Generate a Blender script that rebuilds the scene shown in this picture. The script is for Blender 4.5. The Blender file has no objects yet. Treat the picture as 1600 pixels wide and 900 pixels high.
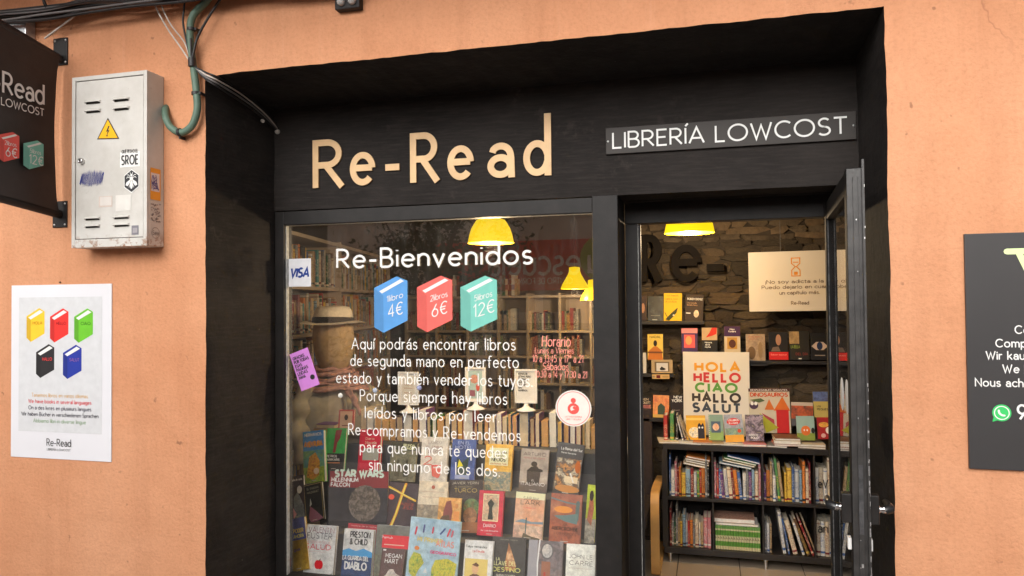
import bpy, bmesh, math, random
from mathutils import Vector, Matrix
random.seed(7)
C = bpy.context.scene.collection
rad = math.radians

# ------------------------------------------------------------------ camera, world, sun, exposure
F_PX = 1155.0
YAW, PITCH, ROLL = 0.25941674, 0.02148435, -0.00932996
CAM = Vector((0.0, -2.6, 1.75))
_cy, _sy, _cp, _sp = math.cos(YAW), math.sin(YAW), math.cos(PITCH), math.sin(PITCH)
FW = Vector((-_sy*_cp, _cy*_cp, _sp)); _r = Vector((_cy, _sy, 0)); _u = _r.cross(FW)
RT = _r*math.cos(ROLL) + _u*math.sin(ROLL); UP = _u*math.cos(ROLL) - _r*math.sin(ROLL)
cam = bpy.data.cameras.new('camera'); co = bpy.data.objects.new('camera', cam); C.objects.link(co)
M = Matrix((RT, UP, -FW)).transposed().to_4x4(); M.translation = CAM
co.matrix_world = M
cam.sensor_width = 36; cam.lens = 36*F_PX/1600; cam.clip_start = .05; cam.clip_end = 500
bpy.context.scene.camera = co

W = bpy.data.worlds.new('World'); bpy.context.scene.world = W; W.use_nodes = True
nt = W.node_tree; bg = nt.nodes['Background']
SUN_EL, SUN_AZ = rad(27), rad(188)          # direction the light comes from, measured clockwise from +Y
sky = nt.nodes.new('ShaderNodeTexSky'); sky.sky_type = 'NISHITA'; sky.sun_disc = False
sky.sun_elevation = SUN_EL; sky.sun_rotation = SUN_AZ
sky.air_density = 1.0; sky.dust_density = 4.0; sky.ozone_density = 1.0
hs = nt.nodes.new('ShaderNodeHueSaturation'); hs.inputs['Saturation'].default_value = .12   # thin overcast
nt.links.new(sky.outputs[0], hs.inputs['Color']); nt.links.new(hs.outputs[0], bg.inputs[0])
bg.inputs[1].default_value = .15
sl = bpy.data.lights.new('sun', 'SUN'); sl.energy = 1.8; sl.angle = rad(60); sl.color = (1, .95, .88)
so = bpy.data.objects.new('sun', sl); C.objects.link(so)
sd = Vector((math.sin(SUN_AZ)*math.cos(SUN_EL), math.cos(SUN_AZ)*math.cos(SUN_EL), math.sin(SUN_EL)))
so.rotation_euler = sd.to_track_quat('Z', 'Y').to_euler()
vs = bpy.context.scene.view_settings
vs.view_transform = 'Standard'; vs.look = 'None'; vs.exposure = 0.30; vs.gamma = 1; vs.use_curve_mapping = False

def ray(px, py): return FW*F_PX + RT*(px-800) - UP*(py-450)
def AY(px, py, Y):
    d = ray(px, py); return CAM + d*((Y-CAM.y)/d.y)
def AX(px, py, X):
    d = ray(px, py); return CAM + d*((X-CAM.x)/d.x)

# ------------------------------------------------------------------ materials
_m = {}
def nodes(name):
    m = bpy.data.materials.new(name); m.use_nodes = True
    return m, m.node_tree, m.node_tree.nodes['Principled BSDF']
def coords(t, scale=(1, 1, 1), kind='Object'):
    tc = t.nodes.new('ShaderNodeTexCoord'); mp = t.nodes.new('ShaderNodeMapping')
    mp.inputs['Scale'].default_value = scale
    t.links.new(tc.outputs[kind], mp.inputs[0]); return mp.outputs[0]
def noise(t, vec, scale, detail=4, rough=.55):
    n = t.nodes.new('ShaderNodeTexNoise'); n.inputs['Scale'].default_value = scale
    n.inputs['Detail'].default_value = detail; n.inputs['Roughness'].default_value = rough
    t.links.new(vec, n.inputs['Vector']); return n.outputs[0]
def ramp(t, fac, stops, interp='LINEAR'):
    r = t.nodes.new('ShaderNodeValToRGB'); r.color_ramp.interpolation = interp
    el = r.color_ramp.elements
    while len(el) < len(stops): el.new(.5)
    for e, (p, c) in zip(el, stops):
        e.position = p; e.color = (c, c, c, 1) if isinstance(c, (int, float)) else (*c, 1)
    t.links.new(fac, r.inputs[0]); return r.outputs[0]
def mix(t, fac, a, b, mode='MIX'):
    n = t.nodes.new('ShaderNodeMix'); n.data_type = 'RGBA'; n.blend_type = mode
    for s, v in ((n.inputs[0], fac), (n.inputs[6], a), (n.inputs[7], b)):
        if isinstance(v, (int, float)): s.default_value = v
        elif isinstance(v, tuple): s.default_value = (*v, 1)
        else: t.links.new(v, s)
    return n.outputs[2]
def math_(t, op, a, b=0.0):
    n = t.nodes.new('ShaderNodeMath'); n.operation = op
    for s, v in zip(n.inputs, (a, b)):
        if isinstance(v, (int, float)): s.default_value = v
        else: t.links.new(v, s)
    return n.outputs[0]
def bump(t, b, h, strength=.3, dist=.004):
    n = t.nodes.new('ShaderNodeBump'); n.inputs['Strength'].default_value = strength; n.inputs['Distance'].default_value = dist
    t.links.new(h, n.inputs['Height']); t.links.new(n.outputs[0], b.inputs['Normal']); return n
def plain(name, col, rough=.55, var=.12, scale=9, bmp=0, metal=0, spec=.5, bscale=None):
    if name in _m: return _m[name]
    m, t, b = nodes(name)
    v = coords(t)
    n = noise(t, v, scale, 5)
    lo = tuple(c*(1-var) for c in col); hi = tuple(min(1, c*(1+var)) for c in col)
    t.links.new(ramp(t, n, [(.3, lo), (.7, hi)]), b.inputs['Base Color'])
    b.inputs['Roughness'].default_value = rough; b.inputs['Metallic'].default_value = metal
    b.inputs['Specular IOR Level'].default_value = spec
    if bmp: bump(t, b, noise(t, v, bscale or scale*14, 4), bmp, .003)
    _m[name] = m; return m
def ink(col, rough=.6):
    """flat print colour"""
    k = 'print_%02x%02x%02x' % tuple(int(max(0, min(1, c))*255) for c in col)
    return plain(k, col, rough, .05, 30, spec=.3)
def srgb(r, g, b): return tuple(((c/255)/12.92 if c/255 <= .04045 else ((c/255+.055)/1.055)**2.4) for c in (r, g, b))
def S(h): return srgb(int(h[0:2], 16), int(h[2:4], 16), int(h[4:6], 16))
def patch(cols, scale=14, seed=0):
    """printed picture: blotches of the given colours"""
    k = 'picture_print_%d_%d_%s' % (scale, seed, ''.join('%02x' % int(c*255) for q in cols for c in q))
    if k in _m: return _m[k]
    m, t, b = nodes('picture_print'); v = coords(t, (1, 1, 1.0))
    mp = v.node; mp.inputs['Location'].default_value = (seed*1.7, seed*.9, seed*2.3)
    n = noise(t, v, scale, 6, .6)
    st = [(.28+.44*i/(len(cols)-1), c) for i, c in enumerate(cols)]
    c = ramp(t, n, st)
    n2 = noise(t, v, scale*5, 4, .7)
    c = mix(t, .5, c, ramp(t, n2, [(.3, (.45,.45,.45)), (.65, (1.5,1.5,1.5))]), 'MULTIPLY')
    vo = t.nodes.new('ShaderNodeTexVoronoi'); vo.inputs['Scale'].default_value = scale*2.6; vo.inputs['Randomness'].default_value = 1
    wv = t.nodes.new('ShaderNodeVectorMath'); wv.operation = 'MULTIPLY_ADD'; nz = t.nodes.new('ShaderNodeTexNoise'); nz.inputs['Scale'].default_value = scale*1.5; t.links.new(v, nz.inputs['Vector'])
    t.links.new(nz.outputs[1], wv.inputs[0]); wv.inputs[1].default_value = (.06, .06, .06); t.links.new(v, wv.inputs[2]); t.links.new(wv.outputs[0], vo.inputs['Vector'])
    sp = t.nodes.new('ShaderNodeSeparateColor'); t.links.new(vo.outputs['Color'], sp.inputs[0])
    c = mix(t, .38 if scale > 9 else .14, c, ramp(t, sp.outputs[0], [(.1, (.35, .38, .42)), (.5, (1, 1, 1)), (.9, (1.35, 1.22, 1.05))]), 'MULTIPLY')
    t.links.new(c, b.inputs['Base Color']); b.inputs['Roughness'].default_value = .32
    _m[k] = m; return m

def stucco():
    m, t, b = nodes('orange_stucco'); v = coords(t)
    big = noise(t, v, 1.1, 5, .6); fine = noise(t, v, 90, 3, .6); mid = noise(t, v, 9, 5, .6)
    c = ramp(t, big, [(.25, (.58, .255, .130)), (.5, (.655, .315, .172)), (.78, (.70, .36, .208))])
    c = mix(t, .45, c, ramp(t, mid, [(.3, (.84, .82, .79)), (.7, (1, 1, 1))]), 'MULTIPLY')
    sv = coords(t, (7, 1, .45)); st = noise(t, sv, 1.4, 5, .65)            # rain streaks
    c = mix(t, ramp(t, st, [(.50, 0.0), (.74, .26)]), c, (.42, .18, .09))
    sv2 = coords(t, (26, 1, .5)); st2 = noise(t, sv2, 1.2, 3, .6)
    c = mix(t, ramp(t, st2, [(.60, 0.0), (.80, .12)]), c, (.80, .48, .34))
    gr = noise(t, v, 70, 3, .7)
    c = mix(t, .8, c, ramp(t, gr, [(.30, (.88, .86, .85)), (.50, (1, 1, 1)), (.75, (1.05, 1.05, 1.05))]), 'MULTIPLY')
    spots = noise(t, v, 23, 2, .5)
    c = mix(t, ramp(t, spots, [(.70, 0.0), (.76, .6)]), c, (.22, .10, .06))
    vo = t.nodes.new('ShaderNodeTexVoronoi'); vo.feature = 'DISTANCE_TO_EDGE'; vo.inputs['Scale'].default_value = .9
    dv = t.nodes.new('ShaderNodeVectorMath'); dv.operation = 'MULTIPLY_ADD'
    nn = t.nodes.new('ShaderNodeTexNoise'); nn.inputs['Scale'].default_value = 12; t.links.new(v, nn.inputs['Vector'])
    t.links.new(nn.outputs[1], dv.inputs[0]); dv.inputs[1].default_value = (.12, .12, .12); t.links.new(v, dv.inputs[2])
    t.links.new(dv.outputs[0], vo.inputs['Vector'])
    crack = math_(t, 'MULTIPLY', ramp(t, vo.outputs[0], [(.0, .5), (.004, 0.0)]), ramp(t, noise(t, v, .8, 2), [(.56, 0.0), (.62, 1.0)]))
    c = mix(t, crack, c, (.30, .12, .07))
    t.links.new(c, b.inputs['Base Color']); b.inputs['Roughness'].default_value = .92
    b.inputs['Specular IOR Level'].default_value = .2
    h = math_(t, 'ADD', math_(t, 'MULTIPLY', fine, .6), math_(t, 'MULTIPLY', mid, 1.6))
    bump(t, b, h, .9, .005)
    return m
def black_plaster():
    m, t, b = nodes('black_painted_plaster'); v = coords(t)
    n = noise(t, v, 3, 5); n2 = noise(t, v, 30, 5, .6)
    c = ramp(t, n, [(.3, (.014, .0115, .0105)), (.7, (.027, .0225, .0205))])
    c = mix(t, ramp(t, n2, [(.66, 0.0), (.82, .5)]), c, (.055, .046, .042))
    br = noise(t, coords(t, (2, 2, 22)), 5, 5, .7)
    c = mix(t, ramp(t, br, [(.45, 0.0), (.75, .5)]), c, (.048, .040, .035))
    wr = noise(t, v, 2.3, 6, .7)
    c = mix(t, math_(t, 'MULTIPLY', ramp(t, wr, [(.58, 0.0), (.72, 1.0)]), ramp(t, n2, [(.45, 0.0), (.6, .55)])), c, (.10, .082, .070))
    n3 = noise(t, coords(t, (1, 1, 1)), 55, 2, .5)
    c = mix(t, ramp(t, n3, [(.78, 0.0), (.80, .5)]), c, (.25, .21, .18))
    t.links.new(c, b.inputs['Base Color']); b.inputs['Roughness'].default_value = .8
    b.inputs['Specular IOR Level'].default_value = .22
    bump(t, b, math_(t, 'ADD', n2, math_(t, 'MULTIPLY', noise(t, v, 12, 4), 2)), .5, .006)
    return m
def glass():
    m = bpy.data.materials.new('window_glass'); m.use_nodes = True; t = m.node_tree; t.nodes.clear()
    o = t.nodes.new('ShaderNodeOutputMaterial'); mx = t.nodes.new('ShaderNodeMixShader')
    tr = t.nodes.new('ShaderNodeBsdfTransparent'); gl = t.nodes.new('ShaderNodeBsdfGlossy')
    tr.inputs[0].default_value = (.985, .99, .985, 1); gl.inputs['Roughness'].default_value = 0.012
    lw = t.nodes.new('ShaderNodeLayerWeight'); lw.inputs[0].default_value = .5
    p = math_(t, 'POWER', lw.outputs['Facing'], 5.0)
    f = math_(t, 'ADD', math_(t, 'MULTIPLY', p, .9), .12)
    t.links.new(f, mx.inputs[0]); t.links.new(tr.outputs[0], mx.inputs[1]); t.links.new(gl.outputs[0], mx.inputs[2])
    df = t.nodes.new('ShaderNodeBsdfDiffuse'); df.inputs[0].default_value = (.7, .68, .64, 1)      # dust film and wiping streaks
    m2 = t.nodes.new('ShaderNodeMixShader'); v = coords(t, (1, 1, 1)); v2 = coords(t, (3, 1, .6))
    d = math_(t, 'ADD', math_(t, 'MULTIPLY', ramp(t, noise(t, v, 2.2, 5, .6), [(.35, 0.0), (.8, 1.0)]), .014), math_(t, 'MULTIPLY', ramp(t, noise(t, v2, 6, 5, .7), [(.5, 0.0), (.8, 1.0)]), .026))
    t.links.new(math_(t, 'ADD', d, .002), m2.inputs[0]); t.links.new(mx.outputs[0], m2.inputs[1]); t.links.new(df.outputs[0], m2.inputs[2])
    t.links.new(m2.outputs[0], o.inputs[0]); return m
def emis(name, col, e, base=None):
    m, t, b = nodes(name); b.inputs['Base Color'].default_value = (*(base or col), 1)
    v = coords(t); n = noise(t, v, 4, 2)
    t.links.new(ramp(t, n, [(.2, tuple(c*.9 for c in col)), (.8, col)]), b.inputs['Emission Color'])
    b.inputs['Emission Strength'].default_value = e; b.inputs['Roughness'].default_value = .3; return m
def cabinet_paint():
    m, t, b = nodes('worn_white_cabinet_paint'); v = coords(t)
    n = noise(t, v, 5, 6, .65); n2 = noise(t, v, 38, 4, .6)
    c = ramp(t, n, [(.3, (.50, .48, .44)), (.7, (.66, .645, .61))])
    c = mix(t, ramp(t, n2, [(.67, 0.0), (.75, .55)]), c, (.36, .33, .28))
    tc = t.nodes.new('ShaderNodeTexCoord'); sp = t.nodes.new('ShaderNodeSeparateXYZ'); t.links.new(tc.outputs['Object'], sp.inputs[0])
    low = ramp(t, sp.outputs[2], [(.0, 1.0), (.06, 0.0)])
    r = math_(t, 'MULTIPLY', low, ramp(t, noise(t, v, 22, 4, .7), [(.52, 0.0), (.6, 1.0)]))
    c = mix(t, r, c, (.28, .12, .045))
    t.links.new(c, b.inputs['Base Color']); b.inputs['Roughness'].default_value = .5
    bump(t, b, n2, .12, .002); return m
def stone_mat(name, a, b_, seed):
    m, t, b = nodes(name); v = coords(t); v.node.inputs['Location'].default_value = (seed, seed*.3, seed*.7)
    oi = t.nodes.new('ShaderNodeObjectInfo')
    n = noise(t, v, 11, 6, .65); c = ramp(t, n, [(.25, a), (.75, b_)])
    c = mix(t, .8, c, ramp(t, oi.outputs['Random'], [(0, (.5, .48, .45)), (1, (1.15, 1.05, .95))]), 'MULTIPLY')
    t.links.new(c, b.inputs['Base Color']); b.inputs['Roughness'].default_value = .95
    bump(t, b, noise(t, v, 26, 6, .7), .9, .02); return m
def spine_mat(name, col, col2, seed):
    m, t, b = nodes(name)
    tc = t.nodes.new('ShaderNodeTexCoord'); sp = t.nodes.new('ShaderNodeSeparateXYZ'); t.links.new(tc.outputs['Generated'], sp.inputs[0])
    oi = t.nodes.new('ShaderNodeObjectInfo')
    z = sp.outputs[2]
    v = coords(t, (1, 1, 1)); 
    ad = t.nodes.new('ShaderNodeVectorMath'); ad.operation = 'ADD'; t.links.new(v, ad.inputs[0])
    cb = t.nodes.new('ShaderNodeCombineXYZ'); t.links.new(math_(t, 'MULTIPLY', oi.outputs['Random'], 40.), cb.inputs[0]); t.links.new(cb.outputs[0], ad.inputs[1])
    lt = noise(t, ad.outputs[0], 140, 2, .5)
    s1 = (.18+.05*(seed % 4)); e1 = .62+.06*(seed % 5)
    band = ramp(t, z, [(0, 0.0), (s1, 1.0), (e1, 0.0)], 'CONSTANT')
    txt = math_(t, 'MULTIPLY', ramp(t, lt, [(.50, 0.0), (.55, 1.0)]), band)
    logo = ramp(t, z, [(0, 0.0), (.04+.02*(seed % 3), 1.0), (.10+.02*(seed % 3), 0.0), (.86, 0.0), (.9, (.7 if seed % 2 else 0.0)), (.93, 0.0)], 'CONSTANT')
    c = mix(t, math_(t, 'MULTIPLY', txt, .5), col, col2)
    c = mix(t, logo, c, col2)
    c = mix(t, .6, c, ramp(t, oi.outputs['Random'], [(0, (.55, .55, .6)), (1, (1.1, 1.05, 1.0))]), 'MULTIPLY')
    t.links.new(c, b.inputs['Base Color']); b.inputs['Roughness'].default_value = .5; return m

STUCCO = stucco(); BLACK = black_plaster(); GLASS = glass(); CABINET = cabinet_paint()
FRAME = plain('black_satin_metal', (.0125, .0105, .0098), .55, .35, 14, .15, spec=.33, bscale=60)
DOORMETAL = plain('scuffed_black_door_metal', (.034, .032, .031), .4, .45, 22, .2, bscale=90)
SILVER = plain('brushed_steel', (.6, .6, .6), .3, .1, 20, metal=1)
WHITEP = plain('white_vinyl', (.80, .80, .78), .6, .03)
BLACKVINYL = plain('black_print', (.02, .02, .02), .5, .1)
WOOD_LETTER = plain('pale_birch_plywood', (.74, .48, .24), .5, .14, 7)
PLY_EDGE = plain('plywood_edge', (.35, .19, .08), .7, .2, 30)
BIRCH = plain('honey_birch_wood', (.62, .34, .11), .45, .18, 5)
SHELFWOOD = plain('pale_shelf_board', (.46, .37, .28), .6, .12, 6)
BLACKWOOD = plain('black_brown_bookcase_board', (.016, .012, .010), .45, .2, 8)
PAPER = plain('book_pages', (.70, .60, .46), .85, .12, 60)
PAPERW = plain('white_book_pages', (.78, .74, .66), .85, .1, 60)
STANDGREY = plain('dark_grey_display_cloth', (.085, .087, .094), .85, .12, 12, .2)
PLASTER = plain('shop_plaster', (.50, .43, .36), .9, .08, 3, .1)
DARKPL = plain('dark_shop_plaster', (.10, .075, .055), .9, .15, 3, .2)
CEIL = plain('shop_ceiling_paint', (.30, .25, .20), .9, .05, 3)

# ------------------------------------------------------------------ mesh builder
class MB:
    def __init__(s): s.v = []; s.f = []; s.mi = []; s.mats = []; s.sm = []
    def slot(s, m):
        if m not in s.mats: s.mats.append(m)
        return s.mats.index(m)
    def add(s, vs_, fs, m, smooth=False):
        k = len(s.v); s.v += [tuple(v) for v in vs_]; i = s.slot(m)
        for f in fs: s.f.append([k+a for a in f]); s.mi.append(i); s.sm.append(smooth)
    def box(s, x0, x1, y0, y1, z0, z1, m):
        s.add([(x0,y0,z0),(x1,y0,z0),(x1,y1,z0),(x0,y1,z0),(x0,y0,z1),(x1,y0,z1),(x1,y1,z1),(x0,y1,z1)],
              [(0,3,2,1),(4,5,6,7),(0,1,5,4),(1,2,6,5),(2,3,7,6),(3,0,4,7)], m)
    def tube(s, path, r, m, seg=8, cap=True):
        P = [Vector(p) for p in path]; n = len(P); vv = []; prev = None
        rr = r if isinstance(r, (list, tuple)) else [r]*n
        for i, p in enumerate(P):
            t = (P[min(i+1, n-1)] - P[max(i-1, 0)]).normalized()
            a = prev - t*prev.dot(t) if prev is not None else (Vector((0, 0, 1)) if abs(t.z) < .9 else Vector((0, 1, 0))).cross(t)
            a.normalize(); prev = a; b = t.cross(a)
            vv += [p + (a*math.cos(2*math.pi*k/seg) + b*math.sin(2*math.pi*k/seg))*rr[i] for k in range(seg)]
        ff = [(i*seg+k, i*seg+(k+1) % seg, (i+1)*seg+(k+1) % seg, (i+1)*seg+k) for i in range(n-1) for k in range(seg)]
        s.add(vv, ff, m, True)
        if cap: s.add(vv[:seg], [tuple(range(seg))[::-1]], m); s.add(vv[-seg:], [tuple(range(seg))], m)
    def lathe(s, prof, m, seg=32, o=(0, 0, 0), axis='z', sx=1, sy=1):
        vv = []
        for r, z in prof:
            for k in range(seg):
                a = 2*math.pi*k/seg; x, y = r*math.cos(a)*sx, r*math.sin(a)*sy
                q = (x, y, z) if axis == 'z' else ((x, -z, y) if axis == 'y' else (z, x, y))
                vv.append((q[0]+o[0], q[1]+o[1], q[2]+o[2]))
        ff = [(i*seg+k, i*seg+(k+1) % seg, (i+1)*seg+(k+1) % seg, (i+1)*seg+k) for i in range(len(prof)-1) for k in range(seg)]
        s.add(vv, ff, m, True)
    def build(s, name, parent=None, loc=None, bevel=0, me=None):
        me = bpy.data.meshes.new(name); me.from_pydata(s.v, [], s.f)
        for m in s.mats: me.materials.append(m)
        me.polygons.foreach_set('material_index', s.mi); me.polygons.foreach_set('use_smooth', s.sm)
        if bevel:
            bm = bmesh.new(); bm.from_mesh(me)
            bmesh.ops.bevel(bm, geom=bm.edges[:], offset=bevel, segments=2, affect='EDGES', profile=.6)
            bm.to_mesh(me); bm.free()
        me.update()
        o = bpy.data.objects.new(name, me); C.objects.link(o)
        if parent: o.parent = parent
        if loc is not None: o.location = loc
        return o
def tag(o, label=None, cat=None, group=None, kind=None):
    if label: o['label'] = label
    if cat: o['category'] = cat
    if group: o['group'] = group
    if kind: o['kind'] = kind
    return o
def empty(name, label=None, cat=None, group=None, loc=(0, 0, 0), rz=0, mat=None):
    o = bpy.data.objects.new(name, None); C.objects.link(o); o.empty_display_size = .05
    if mat is not None: o.matrix_world = mat
    else: o.location = loc; o.rotation_euler.z = rz
    return tag(o, label, cat, group)
def shift(pts, dx, dz): return [(a+dx, b+dz) for a, b in pts]

# ------------------------------------------------------------------ monoline stroke lettering
def ar(cx, cy, rx, ry, a0, a1): return ('a', cx, cy, rx, ry, a0, a1)
X = .64
G = {
'A':(.76,[[(0,0),(.38,1),(.76,0)],[(.13,.32),(.63,.32)]]),
'B':(.56,[[(0,0),(0,1),(.28,1),ar(.28,.76,.23,.24,85,-90)],[(0,.52),(.29,.52)],[(0,0),(.30,0),ar(.30,.26,.26,.26,-85,90)]]),
'C':(.76,[[ar(.44,.5,.44,.5,48,312)]]),
'D':(.70,[[(0,0),(0,1),(.2,1),ar(.2,.5,.5,.5,85,-90)],[(0,0),(.21,0)]]),
'E':(.50,[[(.5,0),(0,0),(0,1),(.5,1)],[(0,.52),(.44,.52)]]),
'F':(.48,[[(0,0),(0,1),(.48,1)],[(0,.5),(.42,.5)]]),
'G':(.82,[[ar(.44,.5,.44,.5,48,355),(.88,.48),(.5,.48)]]),
'H':(.64,[[(0,0),(0,1)],[(.64,0),(.64,1)],[(0,.52),(.64,.52)]]),
'I':(.0,[[(0,0),(0,1)]]),
'J':(.4,[[(.4,1),(.4,.25),ar(.18,.22,.22,.22,0,-140)]]),
'K':(.6,[[(0,0),(0,1)],[(.58,1),(.02,.45)],[(.2,.6),(.6,0)]]),
'L':(.46,[[(0,1),(0,0),(.46,0)]]),
'M':(.82,[[(0,0),(.08,1),(.41,.25),(.74,1),(.82,0)]]),
'N':(.68,[[(0,0),(0,1),(.68,0),(.68,1)]]),
'O':(.94,[[ar(.47,.5,.47,.5,90,450)]]),
'P':(.54,[[(0,0),(0,1),(.28,1),ar(.28,.73,.27,.27,85,-90)],[(0,.46),(.29,.46)]]),
'Q':(.94,[[ar(.47,.5,.47,.5,90,450)],[(.55,.25),(.9,-.06)]]),
'R':(.60,[[(0,0),(0,1),(.28,1),ar(.28,.73,.27,.27,85,-90)],[(0,.46),(.29,.46)],[(.24,.46),(.6,0)]]),
'S':(.56,[[ar(.29,.75,.25,.25,35,270),ar(.28,.25,.28,.25,88,-145)]]),
'T':(.62,[[(.31,0),(.31,1)],[(0,1),(.62,1)]]),
'U':(.66,[[(0,1),(0,.33),ar(.33,.33,.33,.33,185,355),(.66,1)]]),
'V':(.70,[[(0,1),(.35,0),(.7,1)]]),
'W':(1.02,[[(0,1),(.27,0),(.51,.85),(.75,0),(1.02,1)]]),
'X':(.64,[[(0,0),(.64,1)],[(0,1),(.64,0)]]),
'Y':(.62,[[(0,1),(.31,.45),(.62,1)],[(.31,.45),(.31,0)]]),
'Z':(.58,[[(0,1),(.58,1),(0,0),(.58,0)]]),
'a':(.47,[[(.05,.50),ar(.24,.42,.22,.22,140,10),(.47,.36),(.48,0)],[ar(.23,.19,.22,.19,90,450)]]),
'b':(.56,[[(0,1.02),(0,0)],[ar(.28,.32,.28,.32,165,-165)]]),
'c':(.48,[[ar(.3,.32,.3,.32,48,312)]]),
'd':(.56,[[(.56,1.02),(.56,0)],[ar(.28,.32,.28,.32,15,345)]]),
'e':(.56,[[(.02,.34),(.555,.34)],[ar(.29,.32,.28,.32,3,318)]]),
'f':(.32,[[(.12,0),(.12,.8),ar(.30,.82,.18,.18,175,70)],[(0,X-.02),(.30,X-.02)]]),
'g':(.56,[[(.56,X),(.56,-.08),ar(.29,-.08,.27,.22,0,-150)],[ar(.28,.32,.28,.32,15,345)]]),
'h':(.48,[[(0,1.02),(0,0)],[(0,.36),ar(.24,.38,.24,.26,170,5),(.48,0)]]),
'i':(.0,[[(0,0),(0,X)],[(0,.84),(0,.90)]]),
'j':(.06,[[(.06,X),(.06,-.12),ar(-.1,-.12,.16,.16,0,-80)],[(.06,.84),(.06,.90)]]),
'k':(.46,[[(0,0),(0,1.02)],[(.42,X),(.02,.26)],[(.16,.38),(.46,0)]]),
'l':(.0,[[(0,0),(0,1.02)]]),
'm':(.82,[[(0,0),(0,X)],[(0,.36),ar(.205,.42,.205,.22,170,5),(.41,0)],[(.41,.36),ar(.615,.42,.205,.22,170,5),(.82,0)]]),
'n':(.48,[[(0,0),(0,X)],[(0,.36),ar(.24,.38,.24,.26,170,5),(.48,0)]]),
'o':(.60,[[ar(.3,.32,.3,.32,90,450)]]),
'p':(.56,[[(0,X),(0,-.3)],[ar(.28,.32,.28,.32,165,-165)]]),
'q':(.56,[[(.56,X),(.56,-.3)],[ar(.28,.32,.28,.32,15,345)]]),
'r':(.28,[[(0,0),(0,X)],[(0,.36),ar(.22,.40,.22,.22,170,75)]]),
's':(.40,[[ar(.20,.48,.17,.16,35,270),ar(.20,.16,.20,.16,88,-145)]]),
't':(.32,[[(.12,.88),(.12,.16),ar(.28,.16,.16,.16,185,275)],[(0,X-.02),(.32,X-.02)]]),
'u':(.48,[[(0,X),(0,.26),ar(.24,.26,.24,.26,185,350),(.48,.28)],[(.48,0),(.48,X)]]),
'v':(.50,[[(0,X),(.25,0),(.5,X)]]),
'w':(.76,[[(0,X),(.2,0),(.38,.56),(.56,0),(.76,X)]]),
'x':(.46,[[(0,0),(.46,X)],[(0,X),(.46,0)]]),
'y':(.50,[[(0,X),(.25,.02)],[(.5,X),(.13,-.3)]]),
'z':(.44,[[(0,X),(.44,X),(0,0),(.44,0)]]),
'0':(.56,[[ar(.28,.5,.28,.5,90,450)]]),
'1':(.24,[[(0,.8),(.2,1),(.2,0)]]),
'2':(.52,[[ar(.26,.73,.25,.27,160,-30),(0,0),(.54,0)]]),
'3':(.50,[[ar(.23,.76,.23,.24,140,-85),ar(.23,.26,.27,.26,88,-140)]]),
'4':(.56,[[(.42,0),(.42,1),(0,.3)],[(0,.3),(.58,.3)]]),
'5':(.52,[[(.46,1),(.1,1),(.05,.56),ar(.25,.31,.27,.31,120,-140)]]),
'6':(.54,[[(.42,1),(.07,.44)],[ar(.28,.3,.26,.3,90,450)]]),
'7':(.52,[[(0,1),(.52,1),(.16,0)]]),
'8':(.52,[[ar(.26,.75,.22,.24,-90,270)],[ar(.26,.26,.26,.26,90,450)]]),
'9':(.54,[[ar(.28,.7,.26,.3,90,450)],[(.53,.62),(.14,0)]]),
'-':(.34,[[(0,.36),(.34,.36)]]),
'.':(.0,[[(0,0),(0,.06)]]), ',':(.04,[[(.04,.06),(0,-.12)]]), ':':(.0,[[(0,.06),(0,.12)],[(0,.5),(0,.56)]]),
"'":(.0,[[(0,.8),(0,1)]]), '!':(.0,[[(0,.3),(0,1)],[(0,0),(0,.06)]]), '\u00a1':(.0,[[(0,-.3),(0,.4)],[(0,.58),(0,.64)]]),
'&':(.66,[[(.66,0),(.14,.72),ar(.29,.8,.17,.2,200,0)],[(.45,.72),(.06,.34),ar(.24,.24,.22,.24,170,330),(.62,.42)]]),
'\u20ac':(.62,[[ar(.42,.5,.34,.5,50,310)],[(0,.6),(.52,.6)],[(0,.4),(.48,.4)]]),
'\u00ba':(.3,[[ar(.15,.8,.13,.16,90,450)]]),
' ':(.22,[]),
}
ACC = {'\u00e1':('a',.24),'\u00e9':('e',.29),'\u00ed':('\u0131',0),'\u00f3':('o',.3),'\u00fa':('u',.24),'\u00cd':('I',0),'\u00c1':('A',.38),'\u00c9':('E',.26),'\u00da':('U',.33),'\u00d3':('O',.47)}
G['\u0131'] = (0, [[(0,0),(0,X)]])
for k, (b_, cx) in ACC.items():
    w, st = G[b_]; top = .78 if k.islower() else 1.12
    G[k] = (w, st + [[(cx, top), (cx+.13, top+.16)]])
G['\u00fc'] = (G['u'][0], G['u'][1] + [[(.12,.82),(.12,.88)],[(.36,.82),(.36,.88)]])

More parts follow.
